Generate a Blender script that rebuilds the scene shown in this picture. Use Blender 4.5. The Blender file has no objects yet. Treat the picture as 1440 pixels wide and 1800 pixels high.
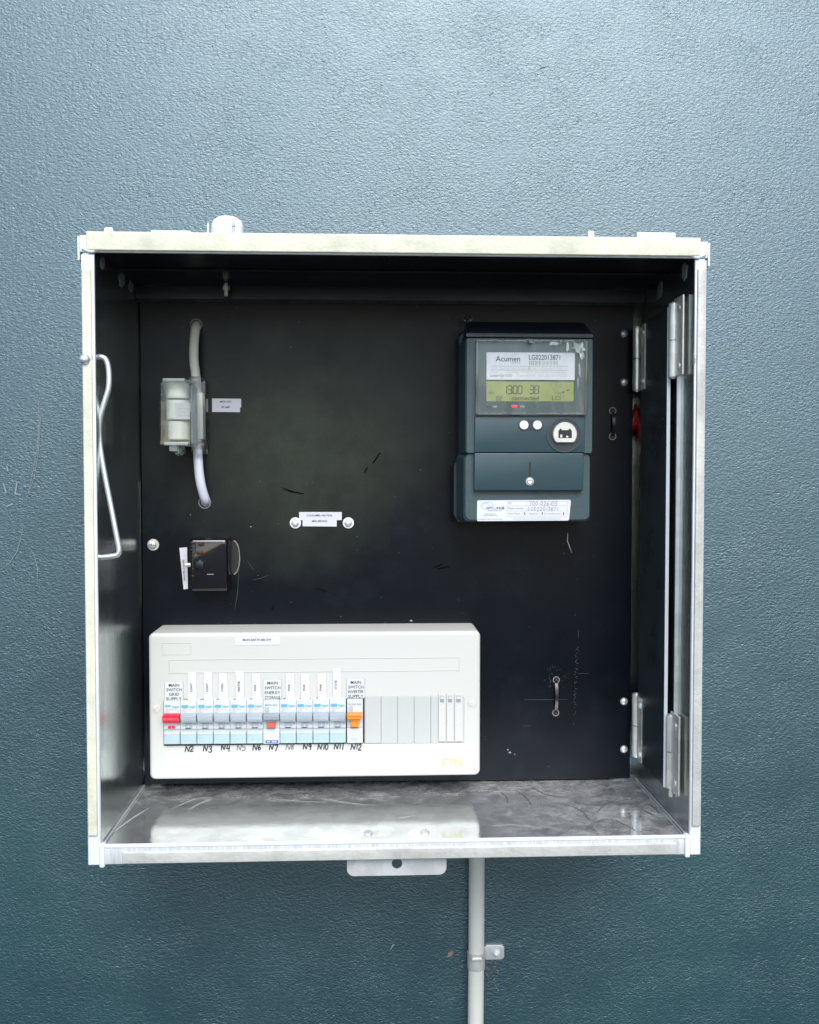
import bpy, bmesh, math, random
from mathutils import Vector, Matrix
R = math.radians
random.seed(7)
sc = bpy.context.scene
COL = sc.collection

# ------------------------------------------------------------------ camera, sky, sun, exposure
F_PX = 1800.0                                   # focal length in photo pixels (photo 1440 x 1800)
CAM = Vector((-0.0348, -1.2294, 0.0753))
YAW, PITCH = 0.0461, -0.0363
cam_d = bpy.data.cameras.new('camera'); cam = bpy.data.objects.new('camera', cam_d); COL.objects.link(cam)
cam.location = CAM
cam.rotation_euler = (math.pi / 2 + PITCH, 0, -YAW)
cam_d.sensor_fit = 'HORIZONTAL'; cam_d.sensor_width = 36.0; cam_d.lens = 36.0 * F_PX / 1440.0
cam_d.clip_start = 0.02; cam_d.clip_end = 500
sc.camera = cam

SUN_EL, SUN_AZ = 43.0, 172.0                     # azimuth from +Y, clockwise; 180 = straight out from the wall
world = bpy.data.worlds.new('World'); sc.world = world; world.use_nodes = True
wn = world.node_tree.nodes; wl = world.node_tree.links; wn.clear()
sky = wn.new('ShaderNodeTexSky'); sky.sky_type = 'NISHITA'; sky.sun_disc = False
sky.sun_elevation = R(SUN_EL); sky.sun_rotation = R(SUN_AZ)
sky.air_density = 1.0; sky.dust_density = 1.0; sky.ozone_density = 2.0
bg = wn.new('ShaderNodeBackground'); bg.inputs['Strength'].default_value = 0.10
wo = wn.new('ShaderNodeOutputWorld'); wl.new(sky.outputs[0], bg.inputs[0]); wl.new(bg.outputs[0], wo.inputs[0])

sun_d = bpy.data.lights.new('sun', 'SUN'); sun = bpy.data.objects.new('sun', sun_d); COL.objects.link(sun)
sun_d.energy = 1.5; sun_d.angle = R(42); sun_d.color = (1.0, 0.98, 0.945)
sdir = Vector((math.sin(R(SUN_AZ)) * math.cos(R(SUN_EL)), math.cos(R(SUN_AZ)) * math.cos(R(SUN_EL)), math.sin(R(SUN_EL))))
sun.rotation_euler = sdir.to_track_quat('Z', 'Y').to_euler()

sc.view_settings.view_transform = 'Standard'; sc.view_settings.look = 'None'
sc.view_settings.exposure = 1.42; sc.view_settings.gamma = 1.0; sc.view_settings.use_curve_mapping = False
sc.render.engine = 'CYCLES'
sc.cycles.max_bounces = 7; sc.cycles.transparent_max_bounces = 16; sc.cycles.use_denoising = True; sc.cycles.denoising_prefilter = 'ACCURATE'; sc.cycles.use_adaptive_sampling = False
sc.cycles.caustics_reflective = True; sc.cycles.blur_glossy = 0.5

# ------------------------------------------------------------------ measuring: a photo point at a known depth -> world x, z
_f = Vector((math.sin(YAW) * math.cos(PITCH), math.cos(YAW) * math.cos(PITCH), math.sin(PITCH)))
_r = Vector((math.cos(YAW), -math.sin(YAW), 0)); _u = _r.cross(_f)
def P(px, py, y):
    d = _f + _r * ((px - 720) / F_PX) + _u * ((900 - py) / F_PX)
    t = (y - CAM.y) / d.y
    return (CAM.x + d.x * t, CAM.z + d.z * t)
def P3(px, py, y):
    x, z = P(px, py, y); return Vector((x, y, z))
def rect(px0, py0, px1, py1, y):                 # photo rectangle (top-left, bottom-right) -> x0, x1, z0, z1
    cx, cy = (px0 + px1) / 2, (py0 + py1) / 2
    return P(px0, cy, y)[0], P(px1, cy, y)[0], P(cx, py1, y)[1], P(cx, py0, y)[1]

# depths (y): wall face 0, box front -0.24, equipment panel face -0.047
YF, YP = -0.24, -0.047
BX, BZ = 0.300, 0.3016                            # half width / height of the box
TL_, TR_, TT, TB = 0.0122, 0.0112, 0.0150, 0.0178  # thickness of the folded edges

# ------------------------------------------------------------------ materials
MATS = {}
class NT:
    def __init__(s, name):
        s.m = bpy.data.materials.new(name); s.m.use_nodes = True
        s.n = s.m.node_tree.nodes; s.l = s.m.node_tree.links
        s.b = s.n['Principled BSDF']; s.out = s.n['Material Output']; MATS[name] = s.m
    def node(s, t, **kw):
        n = s.n.new(t)
        for k, v in kw.items():
            if k in n.inputs: n.inputs[k].default_value = v
            else: setattr(n, k, v)
        return n
    def link(s, a, b): s.l.new(a, b)
    def coords(s, scale=(1, 1, 1), loc=(0, 0, 0), rot=(0, 0, 0)):
        g = s.node('ShaderNodeNewGeometry'); mp = s.node('ShaderNodeMapping')
        mp.inputs['Scale'].default_value = scale; mp.inputs['Location'].default_value = loc; mp.inputs['Rotation'].default_value = rot
        s.link(g.outputs['Position'], mp.inputs['Vector']); return mp.outputs[0]
    def noise(s, vec, scale, detail=4, rough=0.55, dist=0.0):
        n = s.node('ShaderNodeTexNoise'); n.inputs['Scale'].default_value = scale
        n.inputs['Detail'].default_value = detail; n.inputs['Roughness'].default_value = rough; n.inputs['Distortion'].default_value = dist
        s.link(vec, n.inputs['Vector']); return n.outputs[0]
    def ramp(s, fac, stops):
        r = s.node('ShaderNodeValToRGB'); e = r.color_ramp.elements
        while len(e) < len(stops): e.new(0.5)
        for i, (p, c) in enumerate(stops):
            e[i].position = p; e[i].color = (c, c, c, 1) if isinstance(c, (int, float)) else (*c, 1)
        s.link(fac, r.inputs[0]); return r.outputs[0]
    def mix(s, fac, a, b):
        m = s.node('ShaderNodeMix', data_type='RGBA')
        for sock, v in ((m.inputs[0], fac), (m.inputs[6], a), (m.inputs[7], b)):
            if hasattr(v, 'links'): s.link(v, sock)
            else: sock.default_value = v if isinstance(v, (int, float)) else (*v, 1)
        return m.outputs[2]
    def math(s, op, a, b=0.0):
        m = s.node('ShaderNodeMath', operation=op)
        for sock, v in ((m.inputs[0], a), (m.inputs[1], b)):
            if hasattr(v, 'links'): s.link(v, sock)
            else: sock.default_value = v
        return m.outputs[0]
    def set(s, key, v):
        if hasattr(v, 'links'): s.link(v, s.b.inputs[key])
        else: s.b.inputs[key].default_value = v if isinstance(v, (int, float)) else (*v, 1)
    def bump(s, h, dist, strength=1.0):
        b = s.node('ShaderNodeBump'); b.inputs['Distance'].default_value = dist; b.inputs['Strength'].default_value = strength
        s.link(h, b.inputs['Height']); s.link(b.outputs[0], s.b.inputs['Normal'])

def plain(name, col, rough=0.5, metal=0.0, spec=0.5, grime=0.06, gscale=60, bump=0.0, bscale=900, emit=None):
    t = NT(name); v = t.coords()
    if grime:
        n = t.noise(v, gscale, 5, 0.6)
        f = t.ramp(n, [(0.35, 0), (0.75, 1)])
        dark = tuple(c * (1 - 2.2 * grime) for c in col)
        t.set('Base Color', t.mix(f, col, dark))
        t.set('Roughness', t.ramp(n, [(0.3, max(0.02, rough - 0.06)), (0.7, min(1, rough + 0.08))]))
    else:
        t.set('Base Color', col); t.set('Roughness', rough)
    t.set('Metallic', metal); t.set('Specular IOR Level', spec)
    if bump: t.bump(t.noise(v, bscale, 2), bump)
    if emit: t.set('Emission Color', emit[0]); t.set('Emission Strength', emit[1])
    return t.m

def wall_material():
    t = NT('painted_render')
    v = t.coords(scale=(1, 1, 1.6))
    vm = t.node('ShaderNodeVectorMath', operation='SCALE'); vm.inputs[3].default_value = 0.006
    wc = t.node('ShaderNodeTexNoise'); wc.inputs['Scale'].default_value = 130; wc.inputs['Detail'].default_value = 2; t.link(v, wc.inputs['Vector'])
    t.link(wc.outputs['Color'], vm.inputs[0])
    va = t.node('ShaderNodeVectorMath', operation='ADD'); t.link(v, va.inputs[0]); t.link(vm.outputs[0], va.inputs[1])
    n1 = t.noise(va.outputs[0], 330, 3, 0.62)
    n2 = t.noise(va.outputs[0], 900, 1, 0.5)
    vo = t.node('ShaderNodeTexVoronoi', feature='F1'); vo.inputs['Scale'].default_value = 240
    t.link(va.outputs[0], vo.inputs['Vector'])
    h = t.math('ADD', t.math('MULTIPLY', n1, 1.0), t.math('MULTIPLY', n2, 0.5))
    h = t.math('ADD', h, t.math('MULTIPLY', vo.outputs['Distance'], -0.55))
    pit = t.ramp(t.noise(va.outputs[0], 190, 2, 0.5), [(0.27, 0.0), (0.36, 1.0)])
    h = t.math('ADD', h, t.math('MULTIPLY', t.math('SUBTRACT', pit, 1.0), 0.4))
    big = t.noise(v, 13, 2)
    amp = t.ramp(big, [(0.3, 0.55), (0.7, 1.0)])
    h = t.math('MULTIPLY', t.math('SUBTRACT', h, 0.48), amp)
    t.bump(h, 0.00060, 0.9)
    patch = t.noise(t.coords(scale=(1, 1, 0.8)), 5, 4)
    col = t.mix(t.ramp(patch, [(0.35, 0), (0.7, 1)]), (0.0005, 0.027, 0.036), (0.0012, 0.036, 0.043))
    fleck = t.noise(t.coords(), 210, 2, 0.5)
    col = t.mix(t.ramp(fleck, [(0.80, 0), (0.83, 1)]), col, (0.45, 0.47, 0.46))
    t.set('Base Color', col)
    t.set('Roughness', t.ramp(patch, [(0.3, 0.35), (0.7, 0.40)]))
    t.set('Specular IOR Level', 1.0); t.set('IOR', 1.70); t.set('Specular Tint', (0.78, 0.93, 1.0))
    return t.m

def zinc_material(name, base=(0.55, 0.57, 0.57), rough=(0.16, 0.34), dirt=0.0, dirt_col=(0.33, 0.27, 0.23), grain=(1, 1, 1), streak=0.25, rear=False, met=1.0):
    t = NT(name); v = t.coords(scale=grain)
    sp = t.node('ShaderNodeTexVoronoi', feature='F1'); sp.inputs['Scale'].default_value = 75; t.link(v, sp.inputs['Vector'])
    spang = t.ramp(sp.outputs['Color'], [(0.1, 0.82), (0.9, 1.0)])
    n = t.noise(v, 22, 6, 0.65)
    col = t.mix(0.35, base, tuple(c * 0.6 for c in base)) if False else t.mix(t.ramp(n, [(0.3, 0), (0.75, 1)]), base, tuple(c * 0.72 for c in base))
    mul = t.node('ShaderNodeMix', data_type='RGBA', blend_type='MULTIPLY'); mul.inputs[0].default_value = 1
    t.link(col, mul.inputs[6]); t.link(spang, mul.inputs[7]); col = mul.outputs[2]
    fine = t.noise(v, 420, 3, 0.6)
    t.set('Metallic', met)
    t.set('Roughness', t.ramp(n, [(0.25, rough[0]), (0.8, rough[1])]))
    if dirt:
        dn = t.noise(t.coords(scale=(1, 1.2, 1)), 42, 10, 0.8, 0.5)
        sw = t.noise(t.coords(scale=(0.7, 2.2, 1), rot=(0, 0, 0.5)), 95, 9, 0.8, 1.2)
        f = t.math('MULTIPLY', t.ramp(dn, [(0.40, 0), (0.60, 1)]), t.ramp(sw, [(0.38, 0.25), (0.62, 1)]))
        f = t.math('MULTIPLY', f, dirt)
        if rear:                                          # grit swept up against the panel and left in the corners
            sx = t.node('ShaderNodeSeparateXYZ'); g = t.node('ShaderNodeNewGeometry'); t.link(g.outputs['Position'], sx.inputs[0])
            wob = t.math('ADD', sx.outputs[1], t.math('MULTIPLY', dn, 0.09))
            right = t.math('MULTIPLY', t.ramp(t.math('ADD', sx.outputs[0], 0.5), [(0.55, 0), (0.68, 1)]), 0.8)
            f = t.math('MULTIPLY', f, t.math('MAXIMUM', t.ramp(t.math('ADD', wob, 0.5), [(0.42, 0.06), (0.47, 1)]), right))
        t.set('Base Color', t.mix(f, col, dirt_col))
        t.set('Metallic', t.math('MULTIPLY', t.math('SUBTRACT', 1.0, f), met))
    else:
        t.set('Base Color', col)
    t.bump(t.math('ADD', t.math('MULTIPLY', fine, streak), n), 0.00035, 0.6)
    return t.m

def clear_material(name, tint=(0.93, 0.97, 0.96), haze=0.10, smear=0.0, gloss_rough=0.06, ior=1.58):
    t = NT(name); t.n.remove(t.b)
    tr = t.node('ShaderNodeBsdfTransparent'); tr.inputs[0].default_value = (*tint, 1)
    gl = t.node('ShaderNodeBsdfGlossy'); gl.inputs['Roughness'].default_value = gloss_rough; gl.inputs['Color'].default_value = (0.95, 0.97, 0.97, 1)
    df = t.node('ShaderNodeBsdfDiffuse'); df.inputs['Color'].default_value = (0.75, 0.80, 0.79, 1)
    fr = t.node('ShaderNodeFresnel'); fr.inputs['IOR'].default_value = ior
    m1 = t.node('ShaderNodeMixShader'); t.link(fr.outputs[0], m1.inputs[0]); t.link(tr.outputs[0], m1.inputs[1]); t.link(gl.outputs[0], m1.inputs[2])
    m2 = t.node('ShaderNodeMixShader')
    n = t.noise(t.coords(scale=(1.4, 1, 0.35)), 60, 5, 0.65, 0.4)
    f = t.ramp(n, [(0.45, haze), (0.72, min(1, haze + smear))])
    t.link(f, m2.inputs[0]); t.link(m1.outputs[0], m2.inputs[1]); t.link(df.outputs[0], m2.inputs[2])
    t.link(m2.outputs[0], t.out.inputs['Surface'])
    return t.m

def panel_material():
    t = NT('black_panel'); v = t.coords()
    n = t.noise(v, 9, 6, 0.65)
    dust = t.noise(v, 30, 8, 0.75)
    f = t.math('MULTIPLY', t.ramp(n, [(0.45, 0), (0.75, 1)]), t.ramp(dust, [(0.45, 0), (0.8, 1)]))
    col = t.mix(f, (0.0012, 0.0028, 0.0060), (0.009, 0.018, 0.023))
    # soft greenish reflection painted into the sheet's colour, upper left of centre
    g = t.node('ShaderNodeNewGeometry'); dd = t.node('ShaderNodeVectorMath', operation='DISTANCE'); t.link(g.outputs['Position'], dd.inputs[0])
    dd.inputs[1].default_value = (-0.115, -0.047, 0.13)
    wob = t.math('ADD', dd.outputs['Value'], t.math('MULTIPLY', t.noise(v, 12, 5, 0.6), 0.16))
    green_sheen = t.ramp(wob, [(0.10, 1.0), (0.27, 0.0)])
    green_sheen = t.math('MULTIPLY', green_sheen, t.ramp(t.noise(v, 40, 6, 0.7), [(0.3, 0.6), (0.7, 1.0)]))
    col = t.mix(green_sheen, col, (0.034, 0.042, 0.029))
    sp = t.noise(v, 330, 2, 0.5)
    col = t.mix(t.ramp(sp, [(0.775, 0), (0.80, 0.8)]), col, (0.22, 0.22, 0.20))
    t.set('Base Color', col)
    t.set('Roughness', t.ramp(n, [(0.3, 0.26), (0.7, 0.36)]))
    t.set('Specular IOR Level', 0.17)
    t.bump(t.noise(v, 700, 2), 0.0002, 0.5)
    return t.m

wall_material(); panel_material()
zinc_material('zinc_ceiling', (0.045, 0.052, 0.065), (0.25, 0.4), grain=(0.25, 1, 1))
zinc_material('zinc_dark', (0.66, 0.73, 0.72), (0.14, 0.30), grain=(1, 1, 0.16), met=0.98, streak=0.9)
zinc_material('zinc_floor', (0.92, 0.94, 0.93), (0.03, 0.08), dirt=0.6, dirt_col=(0.74, 0.69, 0.65), rear=True, met=0.84)
zinc_material('zinc_bright', (0.80, 0.82, 0.82), (0.30, 0.48), grain=(6, 1, 0.6), streak=0.8, met=0.45)
zinc_material('zinc_tab', (0.74, 0.75, 0.74), (0.32, 0.5), met=0.5)
zinc_material('nickel', (0.84, 0.82, 0.75), (0.30, 0.42), met=0.6)
plain('added_ground_dark', (0.035, 0.045, 0.045), 0.85, grime=0.15, gscale=8)
plain('floor_scuff', (0.13, 0.145, 0.15), 0.6, grime=0.2, gscale=200)
plain('floor_bright', (0.62, 0.62, 0.60), 0.6, grime=0.2, gscale=200)
plain('sealant', (0.16, 0.19, 0.21), 0.6, grime=0.1)
plain('seal_cream', (0.66, 0.65, 0.51), 0.75, grime=0.12, gscale=40, bump=0.0004, bscale=300)
plain('seal_silver', (0.52, 0.52, 0.48), 0.55, metal=0.2, grime=0.16, gscale=35, bump=0.0004, bscale=260)
plain('zinc_paint', (0.72, 0.74, 0.75), 0.5, metal=0.15, grime=0.05)
plain('rod_steel', (0.74, 0.76, 0.76), 0.34, metal=0.75, grime=0.06)
plain('ivory_plastic', (0.50, 0.50, 0.465), 0.36, grime=0.01, gscale=12)
plain('blank_grey', (0.42, 0.43, 0.41), 0.4, grime=0.02)
plain('breaker_grey', (0.48, 0.51, 0.51), 0.42, grime=0.02)
plain('toggle_grey', (0.33, 0.37, 0.41), 0.40, grime=0.03)
plain('toggle_dark', (0.25, 0.29, 0.32), 0.40, grime=0.03)
plain('toggle_red', (0.62, 0.01, 0.035), 0.35, grime=0.03)
plain('flag_red', (0.60, 0.10, 0.07), 0.4, grime=0.0)
plain('toggle_orange', (0.85, 0.24, 0.005), 0.35, grime=0.02)
plain('print_blue', (0.10, 0.34, 0.46), 0.5, grime=0.0)
plain('print_deep_blue', (0.03, 0.09, 0.38), 0.5, grime=0.0)
plain('print_pale_blue', (0.30, 0.50, 0.68), 0.5, grime=0.0)
plain('print_black', (0.012, 0.014, 0.018), 0.5, grime=0.0)
plain('print_grey', (0.24, 0.25, 0.26), 0.5, grime=0.0)
plain('print_pale', (0.42, 0.43, 0.43), 0.5, grime=0.0)
plain('print_pink', (0.65, 0.40, 0.38), 0.5, grime=0.0)
plain('print_yellow', (0.52, 0.48, 0.20), 0.5, grime=0.0)
plain('marker_ink', (0.015, 0.02, 0.03), 0.55, grime=0.0)
plain('marker_thin', (0.13, 0.12, 0.13), 0.55, grime=0.0)
plain('holder_aqua', (0.35, 0.46, 0.49), 0.25, grime=0.02)
plain('label_white', (0.57, 0.57, 0.61), 0.45, grime=0.01, gscale=30)
plain('label_plate', (0.55, 0.57, 0.56), 0.4, grime=0.01)
plain('dark_gap', (0.012, 0.012, 0.014), 0.7, grime=0.0)
plain('meter_plastic', (0.030, 0.058, 0.066), 0.40, grime=0.08, gscale=45, bump=0.00025, bscale=1100)
plain('meter_dark', (0.012, 0.018, 0.027), 0.42, grime=0.06)
plain('meter_smooth', (0.022, 0.052, 0.063), 0.33, grime=0.06, gscale=30)
plain('lcd_green', (0.27, 0.29, 0.085), 0.22, grime=0.12, gscale=35)
plain('lcd_ink', (0.03, 0.04, 0.015), 0.5, grime=0.0)
plain('button_white', (0.66, 0.70, 0.74), 0.3, grime=0.04, gscale=200)
plain('port_metal', (0.55, 0.55, 0.50), 0.45, metal=0.5, grime=0.06, gscale=200)
plain('led_red', (0.7, 0.02, 0.02), 0.3, grime=0.0, emit=((1.0, 0.03, 0.02), 0.25))
plain('cable_grey', (0.66, 0.64, 0.54), 0.45, grime=0.05, gscale=80)
plain('cable_white', (0.74, 0.73, 0.82), 0.40, grime=0.03, gscale=80)
plain('pvc_cream', (0.56, 0.55, 0.49), 0.42, grime=0.05, gscale=25)
plain('pvc_white', (0.80, 0.80, 0.80), 0.4, grime=0.02)
plain('fuse_ceramic', (0.74, 0.75, 0.69), 0.3, grime=0.03)
plain('gloss_black', (0.006, 0.006, 0.008), 0.07, grime=0.0, spec=0.7)
plain('brass_part', (0.07, 0.04, 0.015), 0.32, metal=0.8, grime=0.2, gscale=200)
plain('cover_screw', (0.008, 0.011, 0.017), 0.3, grime=0.05)
plain('cable_red', (0.55, 0.012, 0.01), 0.4, grime=0.02)
plain('tie_black', (0.008, 0.008, 0.009), 0.28, grime=0.0)
plain('scratch_pale', (0.22, 0.21, 0.19), 0.7, grime=0.0)
plain('scratch_faint', (0.045, 0.05, 0.05), 0.7, grime=0.0)
plain('scratch_dark', (0.0008, 0.001, 0.002), 0.8, spec=0.1, grime=0.0)
plain('scratch_wall', (0.20, 0.25, 0.26), 0.7, grime=0.0)
plain('mortar_smear', (0.20, 0.16, 0.12), 0.85, grime=0.2, gscale=200)
plain('plate_gloss', (0.085, 0.115, 0.12), 0.22, metal=0.7, grime=0.3, gscale=26)
clear_material('clear_case', (0.98, 0.995, 0.99), haze=0.015, smear=0.05, gloss_rough=0.03)
clear_material('frosted_rim', (0.95, 0.98, 0.97), haze=0.30, smear=0.15, gloss_rough=0.10)
clear_material('clear_window', (0.985, 0.995, 0.99), haze=0.0, smear=0.05, gloss_rough=0.08, ior=1.30)
clear_material('smear_film', (0.9, 0.95, 0.94), haze=0.05, smear=0.9, gloss_rough=0.3)

# ------------------------------------------------------------------ mesh helpers
def rrect(x0, x1, z0, z1, r, n=5):
    pts = []
    r = min(r, (x1 - x0) / 2 - 1e-6, (z1 - z0) / 2 - 1e-6)
    if r <= 1e-6: return [(x0, z0), (x1, z0), (x1, z1), (x0, z1)]
    for cx, cz, a0 in ((x1 - r, z0 + r, -90), (x1 - r, z1 - r, 0), (x0 + r, z1 - r, 90), (x0 + r, z0 + r, 180)):
        for k in range(n + 1):
            a = R(a0 + 90 * k / n); pts.append((cx + r * math.cos(a), cz + r * math.sin(a)))
    return pts
def circ(cx, cz, r, n=24, a0=0):
    return [(cx + r * math.cos(2 * math.pi * k / n + a0), cz + r * math.sin(2 * math.pi * k / n + a0)) for k in range(n)]
def loft(bm, rings, cap0=True, cap1=True, mat=0):
    """rings: list of (points_xz, y) with equal counts, back to front."""
    vs = [[bm.verts.new((x, y, z)) for x, z in pts] for pts, y in rings]
    n = len(vs[0])
    for a, b in zip(vs, vs[1:]):
        for k in range(n):
            f = bm.faces.new((a[k], a[(k + 1) % n], b[(k + 1) % n], b[k])); f.material_index = mat
    if cap0: bm.faces.new(vs[0]).material_index = mat
    if cap1: bm.faces.new(vs[-1][::-1]).material_index = mat
    return bm
def slab(x0, x1, z0, z1, yb, yf, r=0.0, bev=0.0, n=5, bm=None, mat=0):
    """rounded plate from depth yb (back) to yf (front, nearer the camera) with a bevelled front edge."""
    bm = bm or bmesh.new()
    rings = [(rrect(x0, x1, z0, z1, r, n), yb)]
    if bev:
        for k in range(4):
            a = R(30 * k); o = bev * (1 - math.cos(a)); q = bev * (1 - math.sin(a))
            rr = max(r - o, 1e-5) if r > 1e-6 else 0
            rings.append((rrect(x0 + o, x1 - o, z0 + o, z1 - o, rr, n), yf + q))
    else:
        rings.append((rrect(x0, x1, z0, z1, r, n), yf))
    return loft(bm, rings, mat=mat)
def box(x0, x1, y0, y1, z0, z1, bm=None, bev=0.0, mat=0):
    bm = bm or bmesh.new()
    v = [bm.verts.new((x, y, z)) for x in (x0, x1) for y in (y0, y1) for z in (z0, z1)]
    fs = []
    for q in ((0, 1, 3, 2), (4, 6, 7, 5), (0, 4, 5, 1), (2, 3, 7, 6), (0, 2, 6, 4), (1, 5, 7, 3)):
        f = bm.faces.new([v[i] for i in q]); f.material_index = mat; fs.append(f)
    if bev:
        es = list({e for f in fs for e in f.edges})
        bmesh.ops.bevel(bm, geom=es, offset=bev, segments=2, affect='EDGES', profile=0.5)
    return bm
def disc_loft(cx, cz, prof, n=24, bm=None, a0=0, mat=0):
    """turned piece about the y axis: prof = [(radius, y), ...] back to front."""
    bm = bm or bmesh.new()
    return loft(bm, [(circ(cx, cz, r, n, a0), y) for r, y in prof], mat=mat)
def tube(path, r, n=10, bm=None, caps=True, mat=0):
    bm = bm or bmesh.new(); path = [Vector(p) for p in path]; rings = []
    rad = r if isinstance(r, (list, tuple)) else [r] * len(path)
    up = None
    for i, p in enumerate(path):
        d = (path[min(i + 1, len(path) - 1)] - path[max(i - 1, 0)]).normalized()
        if up is None:
            a = Vector((0, 1, 0)) if abs(d.y) < 0.9 else Vector((1, 0, 0)); up = d.cross(a).normalized()
        else: up = (up - d * up.dot(d)).normalized()
        s = d.cross(up)
        rings.append([bm.verts.new(p + (up * math.cos(2 * math.pi * k / n) + s * math.sin(2 * math.pi * k / n)) * rad[i]) for k in range(n)])
    for a, b in zip(rings, rings[1:]):
        for k in range(n):
            bm.faces.new((a[k], a[(k + 1) % n], b[(k + 1) % n], b[k])).material_index = mat
    if caps: bm.faces.new(rings[0][::-1]); bm.faces.new(rings[-1])
    return bm
def smooth_path(pts, sub=8):
    pts = [Vector(p) for p in pts]; out = []
    for i in range(len(pts) - 1):
        p0, p1, p2, p3 = pts[max(i - 1, 0)], pts[i], pts[i + 1], pts[min(i + 2, len(pts) - 1)]
        for k in range(sub):
            t = k / sub
            out.append(0.5 * ((2 * p1) + (p2 - p0) * t + (2 * p0 - 5 * p1 + 4 * p2 - p3) * t * t + (3 * p1 - p0 - 3 * p2 + p3) * t ** 3))
    out.append(pts[-1]); return out
def ring(cx, cz, r0, r1, yb, yf, n=28, bm=None, sx=1.0):
    bm = bm or bmesh.new()
    rs = []
    for r, y in ((r1, yb), (r1, yf), (r0, yf), (r0, yb)):
        rs.append([bm.verts.new((cx + (x - cx) * sx, y, z)) for x, z in circ(cx, cz, r, n)])
    for a, b in zip(rs, rs[1:] + rs[:1]):
        for k in range(n): bm.faces.new((a[k], a[(k + 1) % n], b[(k + 1) % n], b[k]))
    return bm
def ribbons(lines, w, y, bm=None, mat=0, taper=False):
    """pen strokes: flat ribbons in the x-z plane at depth y; lines = lists of (x, z)."""
    bm = bm or bmesh.new()
    for ln in lines:
        pts = [Vector((a, b)) for a, b in ln]; L, Rr = [], []
        m = len(pts)
        for i, p in enumerate(pts):
            d = (pts[min(i + 1, m - 1)] - pts[max(i - 1, 0)]); d = d.normalized() if d.length > 1e-9 else Vector((1, 0))
            nrm = Vector((-d.y, d.x)); ww = w / 2
            if taper: ww *= max(0.15, math.sin(math.pi * (i + 0.5) / m))
            e = d * (ww * 0.6 if i == m - 1 else -ww * 0.6 if i == 0 else 0)
            a, b = p + e + nrm * ww, p + e - nrm * ww
            L.append(bm.verts.new((a.x, y, a.y))); Rr.append(bm.verts.new((b.x, y, b.y)))
        for i in range(m - 1):
            bm.faces.new((L[i], Rr[i], Rr[i + 1], L[i + 1])).material_index = mat
    return bm
def text(body, x, z, y, height, width=None, bm=None, rot=0.0, align='CENTER', mat=0, bold=0.012, slant=0.0):
    """flat lettering in the x-z plane; height = cap height; width = fitted overall width; (x, z) = middle of the line."""
    bm = bm or bmesh.new()
    cu = bpy.data.curves.new('lettering_curve', 'FONT'); cu.body = body; cu.size = 1.0; cu.resolution_u = 2; cu.offset = bold
    ob = bpy.data.objects.new('lettering_curve', cu); me = ob.to_mesh()
    xs = [v.co.x for v in me.vertices]; zs = [v.co.y for v in me.vertices]
    if xs:
        x0, x1 = min(xs), max(xs); cap = 0.70
        sz = height / cap; sx = sz if width is None else width / (x1 - x0)
        mid = (x0 + x1) / 2 if align == 'CENTER' else (x0 if align == 'LEFT' else x1)
        ca, sa = math.cos(rot), math.sin(rot); vm = []
        for v in me.vertices:
            lx, lz = (v.co.x - mid) * sx + slant * (v.co.y - cap / 2) * sz, (v.co.y - cap / 2) * sz
            vm.append(bm.verts.new((x + lx * ca - lz * sa, y, z + lx * sa + lz * ca)))
        for p in me.polygons:
            try: bm.faces.new([vm[i] for i in p.vertices]).material_index = mat
            except ValueError: pass
    ob.to_mesh_clear(); bpy.data.objects.remove(ob); bpy.data.curves.remove(cu)
    return bm

# ------------------------------------------------------------------ object helpers
ORIGIN = {}
def thing(name, label, cat, loc=(0, 0, 0), group=None):
    o = bpy.data.objects.new(name, None); COL.objects.link(o); o.location = loc; o.empty_display_size = 0.02
    o['label'] = label; o['category'] = cat
    if group: o['group'] = group
    ORIGIN[o.name] = Vector(loc); return o
def obj(name, bm, mats, parent=None, smooth=None, shift=None):
    """link a bmesh (in world coordinates) as one mesh object; parts share their thing's origin."""
    base = ORIGIN[parent.name] if parent is not None else Vector((0, 0, 0))
    bmesh.ops.translate(bm, verts=bm.verts, vec=-base)
    bmesh.ops.recalc_face_normals(bm, faces=bm.faces) if name not in ('lettering', 'scratch', 'stroke') else None
    me = bpy.data.meshes.new(name); bm.to_mesh(me); bm.free()
    for m in (mats if isinstance(mats, (list, tuple)) else [mats]): me.materials.append(MATS[m])
    o = bpy.data.objects.new(name, me); COL.objects.link(o)
    if parent is not None: o.parent = parent
    ORIGIN[o.name] = base
    if smooth is not None:
        me.polygons.foreach_set('use_smooth', [True] * len(me.polygons))
        me.set_sharp_from_angle(angle=R(smooth))
    return o
def tag(o, label, cat, group=None):
    o['label'] = label; o['category'] = cat
    if group: o['group'] = group
    return o
def struct(o): o['kind'] = 'structure'; return o
def dup(o, dx=0, dy=0, dz=0, parent='same'):
    c = o.copy(); COL.objects.link(c); c.location = Vector(o.location) + Vector((dx, dy, dz))
    if parent != 'same': c.parent = parent
    ORIGIN[c.name] = ORIGIN[o.name]; return c

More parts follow.
